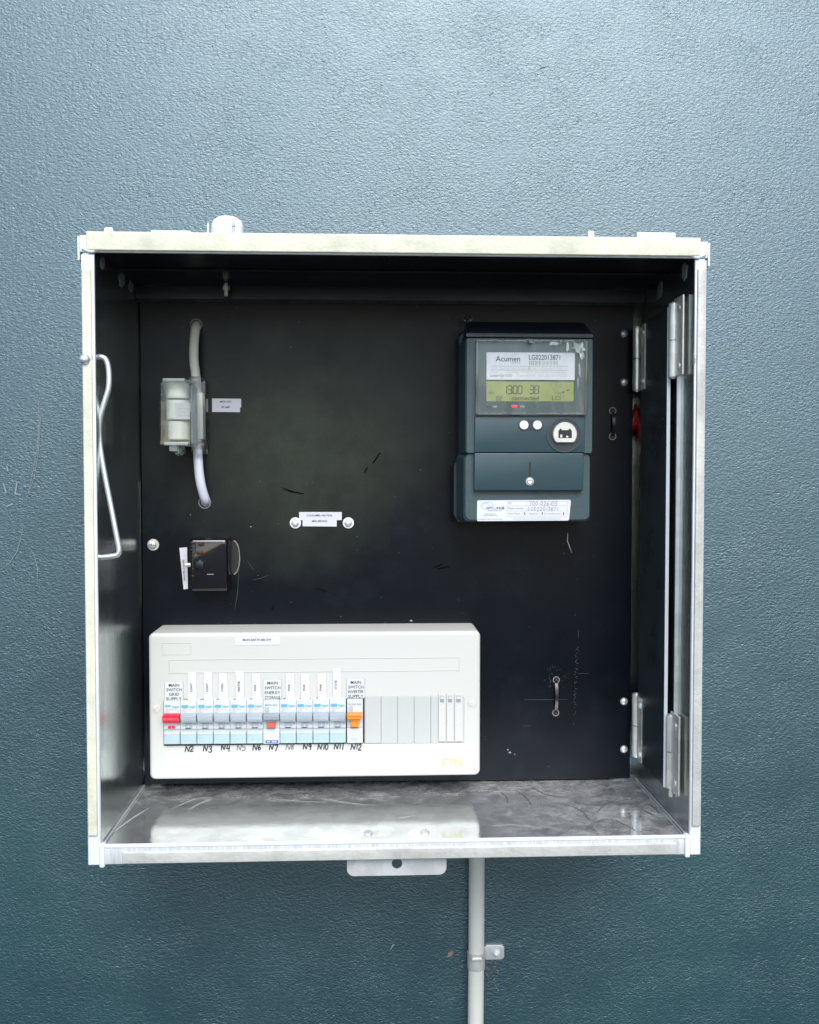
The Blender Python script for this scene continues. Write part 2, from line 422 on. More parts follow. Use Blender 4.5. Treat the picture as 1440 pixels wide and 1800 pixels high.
# ================================================================== the setting: wall
bm = box(-2.6, 2.6, 0.0, 0.12, -1.5, 2.6)
wall = struct(obj('wall', bm, 'painted_render')); wall['label'] = 'dark blue grey textured rendered wall'
YW = -0.0012
def wl_(pts): return [P(a, b, YW) for a, b in pts]
s1 = ribbons([wl_([(64, 678), (68, 710), (69, 745), (66, 785), (58, 830), (47, 878)]),
              wl_([(70, 700), (71, 740), (68, 790), (60, 840), (50, 868)]),
              wl_([(0, 1003), (18, 988), (30, 970), (38, 940), (42, 920)]),
              wl_([(50, 960), (60, 975), (66, 1000), (66, 1030)])], 0.0007, YW, taper=True)
ribbons([wl_([(12, 820), (14, 828)]), wl_([(6, 850), (11, 866)]), wl_([(26, 868), (36, 870)]), wl_([(30, 848), (27, 866)]), wl_([(12, 890), (22, 886)])], 0.0022, YW, s1, taper=True)
ribbons([wl_([(861, 166), (867, 160)]), wl_([(494, 256), (497, 259)]), wl_([(950, 118), (960, 116)]), wl_([(687, 1668), (692, 1660)])], 0.0020, YW, s1, taper=True)
obj('scratch', s1, 'scratch_wall', wall)
def blob(px, py, rx, rz, y, n=14, seed=1, rot=0.0):
    rnd = random.Random(seed); pts = []
    cx, cz = P(px, py, y)
    for k in range(n):
        a = 2 * math.pi * k / n; q = rnd.uniform(0.55, 1.15)
        lx, lz = math.cos(a) * rx * q, math.sin(a) * rz * q
        pts.append((cx + lx * math.cos(rot) - lz * math.sin(rot), cz + lx * math.sin(rot) + lz * math.cos(rot)))
    return pts
sm = bmesh.new()
loft(sm, [(blob(791, 1678, 0.0075, 0.0036, YW, seed=3, rot=0.7), 0.001), (blob(791, 1678, 0.0055, 0.0026, YW, seed=3, rot=0.7), -0.0016)])
obj('mortar_smear', sm, 'mortar_smear', wall)
sm = bmesh.new()
for k in range(26):
    rx = random.uniform(854, 880); ry = random.uniform(1689, 1715 if k < 16 else 1745)
    loft(sm, [(blob(rx, ry, 0.0016, 0.0011, YW, n=7, seed=k, rot=random.uniform(0, 3)), 0.001), (blob(rx, ry, 0.001, 0.0007, YW, n=7, seed=k), -0.0011)])
o = obj('mortar_speckle', sm, 'mortar_smear', wall); o['kind'] = 'stuff'

gd = struct(obj('added_ground', box(-60, 60, -120, 0.0, -1.56, -1.45), 'added_ground_dark'))  # unseen ground, added as a dark surface for the wall to reflect
# ================================================================== the steel meter box
mb = thing('meter_box', 'open galvanised steel meter box without its door, fixed to the rendered wall', 'meter box', (0, 0, -BZ))
YK = -0.0015                                         # back sheet stands just off the wall
iL, iR, iT, iB = -BX + TL_, BX - TR_, BZ - TT, -BZ + TB
obj('back_sheet', box(-BX + 0.002, BX - 0.002, YK - 0.0015, YK, -BZ + 0.002, BZ - 0.002), 'zinc_dark', mb)
obj('side_sheet', box(-BX, iL, YF + 0.002, YK - 0.002, iB - 0.0005, iT + 0.0005, bev=0.0008), 'zinc_dark', mb)
obj('side_sheet', box(iR, BX, YF + 0.002, YK - 0.002, iB - 0.0005, iT + 0.0005, bev=0.0008), 'zinc_dark', mb)
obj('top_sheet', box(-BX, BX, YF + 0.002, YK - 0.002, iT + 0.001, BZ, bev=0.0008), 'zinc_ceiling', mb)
obj('floor_sheet', box(-BX, BX, YF + 0.002, YK - 0.002, -BZ, iB - 0.001, bev=0.0008), 'zinc_floor', mb)

# front edges: bright folded rims with strips of foam seal on them
def rim(name, x0, x1, z0, z1, yb, yf, mat, bev=0.0012):
    return obj(name, slab(x0, x1, z0, z1, yb, yf, 0, bev), mat, mb, smooth=40)
rim('rim', -BX, -BX + TL_, -BZ, iT - 0.003, YF + 0.0018, YF - 0.001, 'zinc_paint')
rim('rim', BX - TR_, BX, -BZ, iT - 0.003, YF + 0.0018, YF - 0.001, 'zinc_paint')
rim('rim', -BX - 0.001, BX + 0.001, iT - 0.001, BZ, YF + 0.0018, YF - 0.0012, 'zinc_paint')
rim('rim', -BX + TL_ + 0.0005, BX - TR_ - 0.0005, -BZ + 0.0005, -BZ + TB, YF + 0.0018, YF - 0.0014, 'zinc_bright')
# rolled lip along the floor and a bright inner edge
obj('floor_lip', tube([(iL + 0.004, YF + 0.0, iB + 0.0004), (iR - 0.004, YF + 0.0, iB + 0.0004)], 0.0022, 10), 'zinc_paint', mb, smooth=60)
x0, x1, z0, z1 = rect(153, 412, 1230, 443, YF)
obj('seal_strip', slab(x0, x1, z0 - 0.0018, z1 - 0.0008, YF - 0.0005, YF - 0.0042, 0.0006, 0.0012), 'seal_cream', mb, smooth=40)
x0, x1, z0, z1 = rect(147, 474, 160, 1468, YF)
obj('seal_strip', slab(-BX + 0.0010, -BX + 0.0098, z0, z1, YF - 0.0005, YF - 0.0036, 0.0006, 0.0012), 'seal_cream', mb, smooth=40)
obj('seal_strip', slab(BX - 0.0095, BX - 0.0012, z0, z1 + 0.006, YF - 0.0005, YF - 0.0036, 0.0006, 0.0012), 'seal_silver', mb, smooth=40)
x0, x1, z0, z1 = rect(216, 1494, 1188, 1512, YF)
obj('seal_strip', slab(x0, x1, -BZ + 0.0015, -BZ + 0.0128, YF - 0.0008, YF - 0.0034, 0.0005, 0.001), 'seal_silver', mb, smooth=40)
# drip cap ends at the top corners, bent tabs at the bottom corners
for s in (-1, 1):
    xa, xb = sorted((s * (BX + 0.0011), s * (BX + 0.0032)))
    obj('drip_cap_end', slab(xa, xb, BZ - 0.024, BZ - 0.001, YF + 0.05, YF - 0.0015, 0.001, 0.0008), 'zinc_paint', mb, smooth=40)
    obj('weld_bead', tube(smooth_path([(s * (BX - 0.016), YF - 0.001, BZ - TT + 0.001), (s * (BX - 0.009), YF - 0.002, BZ - TT - 0.0005), (s * (BX - 0.002), YF - 0.002, BZ - TT + 0.0025)], 5), [0.0012 + 0.0008 * abs(math.sin(k * 1.7)) for k in range(11)], 7), 'zinc_paint', mb, smooth=70)
    obj('corner_fold', slab(*sorted((s * (BX - 0.0165), s * (BX - 0.0115))), -BZ - 0.0016, -BZ + 0.021, YF + 0.003, YF - 0.0040, 0.0015, 0.0012), 'zinc_paint', mb, smooth=40)
# ceiling: folded seam, rear flange and the bolt that comes through the top
xa = P(245, 480, -0.158)[0]; xb = P(1128, 485, -0.158)[0]
obj('ceiling_seam', box(iL + 0.0008, iR - 0.0008, -0.1590, -0.1555, iT - 0.0016, iT + 0.0005, bev=0.0004), 'zinc_ceiling', mb)
obj('ceiling_flange', box(iL + 0.001, iR - 0.001, -0.0655, -0.0640, P(600, 527, -0.065)[1], iT - 0.0002), 'zinc_ceiling', mb)
bxp = P(398, 515, -0.080)
bb = disc_loft(0, 0, [(0.0042, 0), (0.0042, 0.0045)], 6)
bmesh.ops.rotate(bb, verts=bb.verts, cent=(0, 0, 0), matrix=Matrix.Rotation(R(90), 3, 'X'))
bmesh.ops.translate(bb, verts=bb.verts, vec=(bxp[0], -0.083, iT - 0.0075))
tube([(bxp[0], -0.083, iT), (bxp[0], -0.083, iT - 0.014)], 0.0022, 8, bb)
obj('bolt', bb, 'nickel', mb)
# left: upright flange the panel closes on
obj('panel_catch', box(iL + 0.0006, P(247, 950, YP - 0.006)[0], YP - 0.0045, YP - 0.0030, P(243, 1066, YP)[1], P(243, 846, YP)[1]), 'zinc_dark', mb)
# right: ribbed stiffener on the side wall
obj('wall_stiffener', box(iR - 0.0035, iR + 0.001, -0.1985, -0.1955, P(1196, 1395, -0.197)[1], P(1196, 528, -0.197)[1], bev=0.0006), 'zinc_tab', mb)
obj('floor_gusset', tube([(iL + 0.0012, YF + 0.012, iB + 0.0006), (iL + 0.0012, YP, iB + 0.0006)], 0.0011, 8), 'zinc_tab', mb)
obj('floor_gusset', tube([(iR - 0.0012, YF + 0.012, iB + 0.0006), (iR - 0.0012, YP, iB + 0.0006)], 0.0011, 8), 'zinc_tab', mb)
# lock tab under the floor
YT = YF + 0.006
x0, x1, z0, z1 = rect(610, 1490, 785, 1539, YT)
hx, hz = P(698, 1518, YT)
pts = rrect(x0, x1, z0, -BZ + 0.004, 0.0072, 6)
cx, cz = hx, hz
tb = bmesh.new(); n = 48
def ray_poly(ax, az, pts):
    best = None
    for (ax0, az0), (bx0, bz0) in zip(pts, pts[1:] + pts[:1]):
        ex, ez = bx0 - ax0, bz0 - az0; den = ax * ez - az * ex
        if abs(den) < 1e-12: continue
        t = ((ax0 - cx) * ez - (az0 - cz) * ex) / den; u = ((ax0 - cx) * az - (az0 - cz) * ax) / den
        if t > 0 and -1e-6 <= u <= 1 + 1e-6 and (best is None or t < best): best = t
    return cx + ax * best, cz + az * best
angs = sorted([2 * math.pi * k / n for k in range(n)] + [math.atan2(pz - cz, px_ - cx) % (2 * math.pi) for px_, pz in pts])
outer = [ray_poly(math.cos(a), math.sin(a), pts) for a in angs]; inner = [(cx + 0.0052 * math.cos(a), cz + 0.0052 * math.sin(a)) for a in angs]
rs = [[tb.verts.new((x, y, z)) for x, z in pl] for pl, y in ((inner, YT + 0.0016), (outer, YT + 0.0016), (outer, YT), (inner, YT))]
for a, b in zip(rs, rs[1:] + rs[:1]):
    for k in range(len(angs)): tb.faces.new((a[k], a[(k + 1) % len(angs)], b[(k + 1) % len(angs)], b[k]))
obj('lock_tab', tb, 'zinc_tab', mb)
# bent wire stay at the left edge
YR = YF + 0.016
rod = [P3(163, 627, YF + 0.010), P3(176, 627, YR), P3(186, 632, YR), P3(191, 650, YR), P3(191, 680, YR), P3(184, 706, YR), P3(175.5, 735, YR),
       P3(174, 765, YR), P3(178, 800, YR), P3(186, 845, YR), P3(195, 890, YR), P3(203, 932, YR), P3(208.5, 960, YR)]
path = smooth_path(rod, 5) + [P3(209.5, 967, YR), P3(209, 972, YR), P3(206, 975.5, YR), P3(201, 977, YR), P3(185, 979, YR), P3(166, 981, YR + 0.002), P3(152, 982, YR + 0.004)]
obj('stay_rod', tube(path, 0.0027, 12), 'rod_steel', mb, smooth=60)
kx, kz = P(151, 632, YF)
obj('rod_pivot', disc_loft(kx, kz, [(0.0035, YF), (0.0048, YF - 0.003), (0.0050, YF - 0.005), (0.0036, YF - 0.0075), (0.001, YF - 0.0082)], 18), 'rod_steel', mb, smooth=50)
obj('rod_collar', tube([P3(154, 632, YF - 0.003), P3(167, 627, YF + 0.004)], 0.0028, 10), 'rod_steel', mb, smooth=60)
# tabs that stand up from the roof sheet
for px0, px1, py in ((265, 335, 404.5), (1120, 1188, 408)):
    y = YF + 0.03; x0, z1 = P(px0, py, y); x1, _ = P(px1, py, y)
    obj('roof_hinge_plate', slab(x0, x1, BZ - 0.001, z1, y + 0.012, y, 0.0012, 0.0008), 'pvc_white', mb, smooth=40)
for px0, px1, py in ((183, 198, 399.5), (1034, 1045, 405.5)):
    y = YF + 0.03; x0, z1 = P(px0, py, y); x1, _ = P(px1, py, y)
    obj('roof_clip', slab(x0, x1, BZ - 0.001, z1, y + 0.006, y, 0.0012, 0.0006), 'pvc_white', mb, smooth=40)
def floor_stud(px, py):
    yy = YF + 0.028; x = P(px, py, yy)[0]
    b = bmesh.new(); cs = circ(x, yy, 0.0045, 18); c2 = circ(x, yy, 0.003, 18)
    loft(b, [(cs, 0), (cs, 0.0012), (c2, 0.0022)])
    for v in b.verts: v.co = Vector((v.co.x, v.co.z, iB - 0.001 + v.co.y))
    obj('floor_stud', b, 'zinc_tab', mb, smooth=40)
floor_stud(647, 1462); floor_stud(747, 1461)
# dark drag marks and bright scratches on the floor sheet
def on_floor(px, py, z):
    d = _f + _r * ((px - 720) / F_PX) + _u * ((900 - py) / F_PX); t = (z - CAM.z) / d.z; c = CAM + d * t; return (c.x, c.y)
def floor_marks(lines, w, mat, zoff):
    z = iB - 0.001 + zoff
    for ln in lines:
        pts = [on_floor(a, c, z) for a, c in ln]; b = ribbons([bz_(pts, 5)], w, z, taper=True)
        for v in b.verts: v.co = Vector((v.co.x, v.co.z, z))
        bmesh.ops.reverse_faces(b, faces=b.faces); obj('scuff', b, mat, mb)
def bz_(pts, n=6): return [(p[0], p[2]) for p in smooth_path([(a, 0, c) for a, c in pts], n)]
floor_marks([[(1041, 1402), (1060, 1396), (1085, 1398)], [(1050, 1428), (1066, 1412), (1090, 1404)], [(1060, 1390), (1075, 1386), (1095, 1389)], [(1130, 1414), (1145, 1416), (1162, 1432)],
             [(1122, 1420), (1140, 1428), (1160, 1440)], [(905, 1388), (925, 1402), (935, 1418)], [(930, 1380), (960, 1396), (1000, 1402)], [(1040, 1448), (1070, 1440), (1100, 1450), (1120, 1462)],
             [(880, 1392), (890, 1400), (893, 1412)], [(990, 1412), (1020, 1424), (1036, 1440)]], 0.0020, 'floor_scuff', 0.0003)
floor_marks([[(300, 1422), (345, 1404), (372, 1402)], [(330, 1424), (352, 1412), (374, 1404)], [(480, 1404), (520, 1408), (575, 1410)], [(560, 1402), (610, 1411), (660, 1416)], [(860, 1452), (900, 1450), (950, 1454)], [(700, 1438), (730, 1434)], [(190, 1470), (230, 1440), (262, 1420)], [(470, 1396), (500, 1390), (540, 1392)]], 0.0013, 'floor_bright', 0.0005)

# smears of sealant in the upper corners and a paint chip on the side wall
def side_blob(px, py, x, rx, rz, seed, rot=0.0):
    d = _f + _r * ((px - 720) / F_PX) + _u * ((900 - py) / F_PX); t = (x - CAM.x) / d.x; c = CAM + d * t
    rnd = random.Random(seed); s_ = 0.0004 if x < 0 else -0.0004; rings = []
    for k_, xx in ((1.0, x - s_), (0.9, x + s_ * 1.5)):
        rr = random.Random(seed); pts = []
        for k in range(16):
            a = 2 * math.pi * k / 16; q = rr.uniform(0.7, 1.1) * k_; ly, lz = math.cos(a) * rx * q, math.sin(a) * rz * q
            pts.append((xx, c.y + ly * math.cos(rot) - lz * math.sin(rot), c.z + ly * math.sin(rot) + lz * math.cos(rot)))
        rings.append(pts)
    b = bmesh.new(); vs = [[b.verts.new(p) for p in pts] for pts in rings]
    for k in range(16): b.faces.new((vs[0][k], vs[0][(k + 1) % 16], vs[1][(k + 1) % 16], vs[1][k]))
    b.faces.new(vs[1]); return b
for px, py, x, rx, rz, sd, ro in ((214, 492, iL, 0.016, 0.009, 1, 0.2), (230, 503, iL, 0.012, 0.008, 2, 0.1), (180, 462, iL, 0.008, 0.008, 5, 0.0), (1204, 475, iR, 0.010, 0.011, 3, 0.1), (1160, 511, iR, 0.012, 0.011, 4, -0.4)):
    obj('sealant_smear', side_blob(px, py, x, rx, rz, sd, ro), 'sealant', mb, smooth=40)
obj('paint_chip', side_blob(1221, 630, iR, 0.0035, 0.006, 8), 'label_white', mb)
# side-wall hinge: leaves and barrels that carry the swinging plate
def hinge_pin(px, py0, py1, y, r, parent, split=0.5, pin=0.0):
    x = P(px, (py0 + py1) / 2, y)[0]; z1 = P(px, py0, y)[1]; z0 = P(px, py1, y)[1]; zm = z0 + (z1 - z0) * (1 - split)
    b = tube([(x, y, z0), (x, y, z0 + 0.001), (x, y, z0 + 0.0014), (x, y, zm - 0.0006)], [r * 0.9, r, r, r], 18)
    tube([(x, y, zm + 0.0004), (x, y, z1 - 0.0014), (x, y, z1 - 0.001), (x, y, z1)], [r, r, r, r * 0.9], 18, b)
    tube([(x, y, z0 - 0.001 - pin), (x, y, z1 + 0.0008)], r * 0.45, 8, b)
    return b, x, z0, z1
SH = thing('swing_plate', 'narrow dark metal plate standing edge-on between the two pairs of hinges', 'plate', (0.282, -0.12, P(1150, 1350, -0.12)[1]))
PXW = 0.282
pz0, pz1 = P(1125, 1335, -0.074)[1], P(1133, 567, -0.074)[1]
obj('plate', box(PXW, PXW + 0.0016, -0.178, -0.074, pz0, pz1), 'plate_gloss', SH)
obj('edge_fold', box(PXW - 0.0016, PXW + 0.0020, -0.1800, -0.1782, pz0, pz1, bev=0.0004), 'zinc_paint', SH)
for hpx, py0, py1, pin in ((1184.5, 533, 664, 0.0), (1180.5, 1256, 1385, 0.008)):
    b, x, z0, z1 = hinge_pin(hpx, py0, py1, -0.187, 0.0054, mb, 0.5, pin)
    h = obj('hinge', b, 'nickel', SH, smooth=40)
    lf = box(iR - 0.0042, iR - 0.0024, -0.2160, -0.1880, z0 + 0.0005, z1 + 0.004, bev=0.0004)
    l = obj('hinge_leaf', lf, 'nickel', h)
    sb = bmesh.new()
    for zz in (z0 + 0.010, z1 - 0.008):
        q = bmesh.new(); disc_loft(0, 0, [(0.0042, 0), (0.0042, -0.0006), (0.0036, -0.0010)], 18, q)
        bmesh.ops.rotate(q, verts=q.verts, cent=(0, 0, 0), matrix=Matrix.Rotation(R(-90), 3, 'Z'))
        bmesh.ops.translate(q, verts=q.verts, vec=(iR - 0.0042, -0.204, zz))
        obj('screw', q, 'nickel', h, smooth=40)

# ================================================================== the black equipment panel
px0_, pz_t = P(246, 530, YP); px1_ = P(1111, 950, YP)[0]; pz_b = P(680, 1374, YP)[1]
ep = thing('equipment_panel', 'black sheet equipment panel hinged across the back of the meter box', 'panel', (0, YP, pz_b))
panel_holes = []
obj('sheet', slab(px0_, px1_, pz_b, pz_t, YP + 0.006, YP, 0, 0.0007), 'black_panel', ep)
E1 = -0.0004
def holes(specs, parent):
    for px, py, r, m in specs:
        x, z = P(px, py, YP)
        obj('drill_hole', disc_loft(x, z, [(r, YP), (r, YP - 0.0003)], 20), 'dark_gap', parent)
        if m: obj('hole_edge', ring(x, z, r * 0.97, r * 1.18, YP, YP - 0.0006, 22), m, parent, smooth=30)
holes([(345, 571, 0.0060, 'scratch_pale'), (360, 883, 0.0062, 'scratch_pale'), (1077, 722, 0.0036, 'scratch_pale'), (1077, 767, 0.0036, 'scratch_pale'),
       (978, 1195, 0.0034, 'scratch_pale'), (977, 1253, 0.0034, 'scratch_pale')], ep)
# hinges of the panel and round head screws
scr = disc_loft(0, 0, [(0.0046, 0), (0.0046, -0.0006), (0.0040, -0.0019), (0.0024, -0.0028), (0.0004, -0.0031)], 18)
first = None
for px, py in ((1097, 587), (1097, 672), (1097, 1233), (1097, 1317)):
    x, z = P(px, py, YP)
    if first is None:
        bmesh.ops.translate(scr, verts=scr.verts, vec=(x, YP, z)); first = obj('screw', scr, 'nickel', ep, smooth=50); fx, fz = x, z
    else: dup(first, x - fx, 0, z - fz)
for hpx, py0, py1 in ((1120.5, 575, 687), (1119, 1219, 1330)):
    b, x, z0, z1 = hinge_pin(hpx, py0, py1, -0.062, 0.0052, ep)
    h = obj('hinge', b, 'nickel', ep, smooth=40)
    obj('hinge_leaf', box(PXW - 0.0006, PXW - 0.0001, -0.0905, -0.0760, z0, z1), 'nickel', h)
    for zz in (z0 + 0.009, z1 - 0.009):
        q = bmesh.new(); disc_loft(0, 0, [(0.0045, 0), (0.0040, -0.0016), (0.0022, -0.0026), (0.0004, -0.0028)], 16, q)
        bmesh.ops.rotate(q, verts=q.verts, cent=(0, 0, 0), matrix=Matrix.Rotation(R(-90), 3, 'Z'))
        bmesh.ops.translate(q, verts=q.verts, vec=(PXW - 0.0006, -0.084, zz))
        obj('screw', q, 'nickel', h, smooth=50)
# fixing screw at the left edge, two bolts with washers
x, z = P(268, 957, YP)
b = disc_loft(x + 0.0010, z - 0.0003, [(0.0066, YP), (0.0066, YP - 0.0012)], 22)
disc_loft(x, z, [(0.0050, YP - 0.0012), (0.0050, YP - 0.0030), (0.0042, YP - 0.0046), (0.0020, YP - 0.0053), (0.0003, YP - 0.0055)], 18, b)
ks = obj('fixing_screw', b, 'nickel', ep, smooth=45)
cr = ribbons([[(x - 0.0032, z + 0.0005), (x + 0.0032, z - 0.0005)], [(x + 0.0005, z + 0.0032), (x - 0.0005, z - 0.0032)]], 0.0009, YP - 0.0057)
obj('screw_slot', cr, 'print_grey', ks)
for px in (519.5, 612.5):
    x, z = P(px, 919, YP)
    w = obj('washer', ring(x, z, 0.0026, 0.0064, YP, YP - 0.0014, 28), 'zinc_paint', ep, smooth=40)
    obj('bolt_head', disc_loft(x, z, [(0.0046, YP - 0.0014), (0.0046, YP - 0.0028), (0.0036, YP - 0.0046), (0.0018, YP - 0.0052)], 6), 'nickel', w, smooth=20)
# printed tape labels on the panel
def tape(pts_px, y, lines, parent, size, name='label_tape', mat='label_white', rot=0.0, ink='print_black', th=0.0005):
    b = bmesh.new()
    loft(b, [([P(a, c, y) for a, c in pts_px][::-1], y), ([P(a, c, y) for a, c in pts_px][::-1], y - th)])
    o = obj(name, b, mat, parent)
    t = bmesh.new()
    for s, cx_, cy_ in lines:
        xx, zz = P(cx_, cy_, y - th); text(s, xx, zz, y - th - 0.0002, size, bm=t, rot=rot)
    if len(t.verts): obj('lettering', t, ink, o)
    return o
tape([(373, 700.5), (424, 701), (424, 716), (422, 716.5), (422, 724.5), (373, 724)], YP, [('MAIN SPD', 397, 706), ('80 AMP', 397, 715.5)], ep, 0.0021)
tape([(526, 900), (601, 900), (601, 914), (592, 914.5), (592, 925.5), (532, 925), (532, 914.5), (526, 914)], YP, [('CONSUMER NEUTRAL', 562, 906), ('MEN BEHIND', 562, 916)], ep, 0.0021)
tape([(315.5, 963), (329, 962), (330.5, 1035), (323, 1036)], YP, [('SERVICE NEUTRAL', 323.5, 1003)], ep, 0.0021, rot=R(-87))
# scratches and chalk marks
YS = YP - 0.0005
def pl(pts): return [P(a, b, YS) for a, b in pts]
obj('scratch', ribbons([pl([(998.5, 936), (998, 945), (997.5, 950), (1001, 960), (1005.5, 972)])], 0.0008, YS, taper=True), 'label_white', ep)
s = ribbons([pl([(921, 1230), (950, 1230), (998, 1229.5)]), pl([(920, 1276), (934, 1276)]), pl([(444, 1020), (460, 1016), (472, 1011)]), pl([(420, 1000), (418, 1040), (413, 1070)]),
             pl([(434, 985), (442, 996), (446, 1003)]), pl([(1017, 1184), (1036, 1184)]), pl([(1017, 1108), (1017, 1120)])], 0.0005, YS, taper=True)
rnd = random.Random(5)
for k in range(34):                                    # faint vertical line of chalk writing
    yy = 1136 + k * 4.1; xx = 1015 - k * 0.17
    ribbons([pl([(xx + rnd.uniform(-3, 3), yy + rnd.uniform(-1.5, 1.5)), (xx + rnd.uniform(-3, 3), yy + rnd.uniform(-1, 3))])], 0.0005, YS, s)
for k in range(46):
    a = rnd.uniform(0, 6.28); q = rnd.uniform(7, 24); xx, yy = 978 + math.cos(a) * q, 1190 + math.sin(a) * q
    ribbons([pl([(xx, yy), (xx + rnd.uniform(-2, 2), yy + rnd.uniform(-2, 2))])], 0.0004, YS, s)
_o = obj('scratch', s, 'scratch_faint', ep); _o['kind'] = 'stuff'
s = ribbons([pl([(641, 830), (646, 822)]), pl([(656, 814), (668, 796)]), pl([(497, 858), (512, 864), (534, 868)]), pl([(556, 1034), (574, 1040)]), pl([(770, 1000), (790, 996)]), pl([(762, 998), (778, 992)]), pl([(478, 1072), (480, 1066)])], 0.0022, YS, taper=True)
_o = obj('scratch', s, 'scratch_dark', ep); _o['kind'] = 'stuff'
sp = bmesh.new()
for px, py, q in ((897, 1323, 0.0022), (723, 1091, 0.0018), (441, 926, 0.0011), (335, 905, 0.0008), (512, 610, 0.0008), (893, 1318, 0.0012), (905, 1326, 0.001)):
    loft(sp, [(blob(px, py, q, q * 0.7, YS, 8, int(px)), YP), (blob(px, py, q, q * 0.7, YS, 8, int(px)), YS)])
o = obj('paint_fleck', sp, 'scratch_pale', ep); o['kind'] = 'stuff'

# black cable ties threaded through the panel
for px, py0, py1, lab in ((1077.5, 724, 767, 'black cable tie looped through the panel beside the meter and upper hinge'), (977.5, 1196, 1252, 'black cable tie looped through the bare lower corner of the panel')):
    xa, za = P(px, py0, YP); xb, zb = P(px - 0.6, py1, YP)
    b = bmesh.new(); w = 0.0017; n = 14; rows = []
    for k in range(n + 1):
        t = k / n; zz = za + (zb - za) * t; xx = xa + (xb - xa) * t; bulge = -0.0060 * math.sin(math.pi * t) ** 0.7 + (0.002 if k in (0, n) else 0)
        rows.append([b.verts.new((xx + sx * w, YP + bulge + dy, zz)) for sx, dy in ((-1, 0), (1, 0), (1, -0.0012), (-1, -0.0012))])
    for a, c in zip(rows, rows[1:]):
        for k in range(4): b.faces.new((a[k], a[(k + 1) % 4], c[(k + 1) % 4], c[k]))
    tag(obj('cable_tie', b, 'tie_black', None, smooth=30), lab, 'cable tie', 'cable ties through the panel')
# red cable seen through the gap beside the panel
tag(obj('red_cable', tube(smooth_path([(iR - 0.016, -0.024, 0.095), P3(1122, 712, -0.026), P3(1119, 728, -0.027), P3(1120, 742, -0.025), (iR - 0.024, -0.016, 0.115)], 6), 0.0040, 12), 'cable_red', None, smooth=60),
    'red cable showing in the dark gap between panel edge and swing plate', 'cable')

# ================================================================== electricity meter
YM = YP - 0.085
em = thing('electricity_meter', 'dark teal grey electricity meter with green lit display on the black panel', 'electricity meter', (P(930, 918, YP)[0], YP, P(930, 918, YP)[1]))
def mr(a, b, c, d, y=YM): return rect(a, b, c, d, y)
# rear case (upper narrower, lower wider step on the left)
x1 = P(1034, 700, YP - 0.03)[0]
up = [(806.5, 590), (806.5, 804), (797.5, 818), (797, 903), (804, 917), (1030, 914), (1033, 905), (1033, 600), (1030, 572), (826, 572)]
up = [P(a, b, YP - 0.035) for a, b in up]
b = bmesh.new()
loft(b, [(up, YP - 0.0005), (up, YP - 0.032), ([(x * 0.995 + 0.005 * 0.17, z * 0.995) for x, z in up], YP - 0.036)])
obj('rear_case', b, 'meter_dark', em, smooth=30)
# front case: sloping hood at the top, tall face
x0, x1, z0, z1 = mr(819.5, 594.5, 1042.5, 796)
zt = P(930, 566, YM + 0.03)[1]
b = bmesh.new()
prof_x = (x0, x1)
fr = rrect(x0, x1, z0, z1, 0.002, 3)
loft(b, [(rrect(x0 - 0.003, x1 + 0.001, z0, z1, 0.002, 3), YP - 0.034), (rrect(x0 - 0.0008, x1 + 0.0004, z0, z1, 0.002, 3), YM + 0.002), (rrect(x0 + 0.0008, x1 - 0.0008, z0, z1 - 0.0006, 0.002, 3), YM)])
obj('front_case', b, 'meter_plastic', em, smooth=30)
hb = bmesh.new()                                        # hood
zs = P(930, 587, YM)[1]; zh = z1 + 0.0012
hp = [(YM, zh), (YM, zs), (YM + 0.030, zt), (YP - 0.033, zt), (YP - 0.033, zh)]
for xx in (x0, x1):
    pass
va = [hb.verts.new((x0, y, z)) for y, z in hp]; vb = [hb.verts.new((x1, y, z)) for y, z in hp]
va[2].co.x += 0.004; vb[2].co.x -= 0.004; va[3].co.x += 0.004; vb[3].co.x -= 0.004
for k in range(5): hb.faces.new((va[k], va[(k + 1) % 5], vb[(k + 1) % 5], vb[k]))
hb.faces.new(va[::-1]); hb.faces.new(vb)
bmesh.ops.bevel(hb, geom=hb.edges[:], offset=0.0008, segments=2, affect='EDGES')
obj('hood', hb, 'meter_dark', em, smooth=35)
# terminal cover
tx0, tx1, tz0, tz1 = mr(816, 797, 1040, 917)
b = bmesh.new()
loft(b, [(rrect(tx0 - 0.004, tx1 + 0.001, tz0 - 0.001, tz1, 0.006, 6), YP - 0.036), (rrect(tx0, tx1, tz0, tz1, 0.006, 6), YM + 0.006), (rrect(tx0 + 0.002, tx1 - 0.0015, tz0 + 0.0022, tz1, 0.006, 6), YM + 0.0035)])
obj('terminal_cover', b, 'meter_plastic', em, smooth=30)
obj('seam', box(x0 + 0.001, x1 - 0.001, YM + 0.003, YM + 0.010, z0 - 0.0012, z0 - 0.0001), 'dark_gap', em)
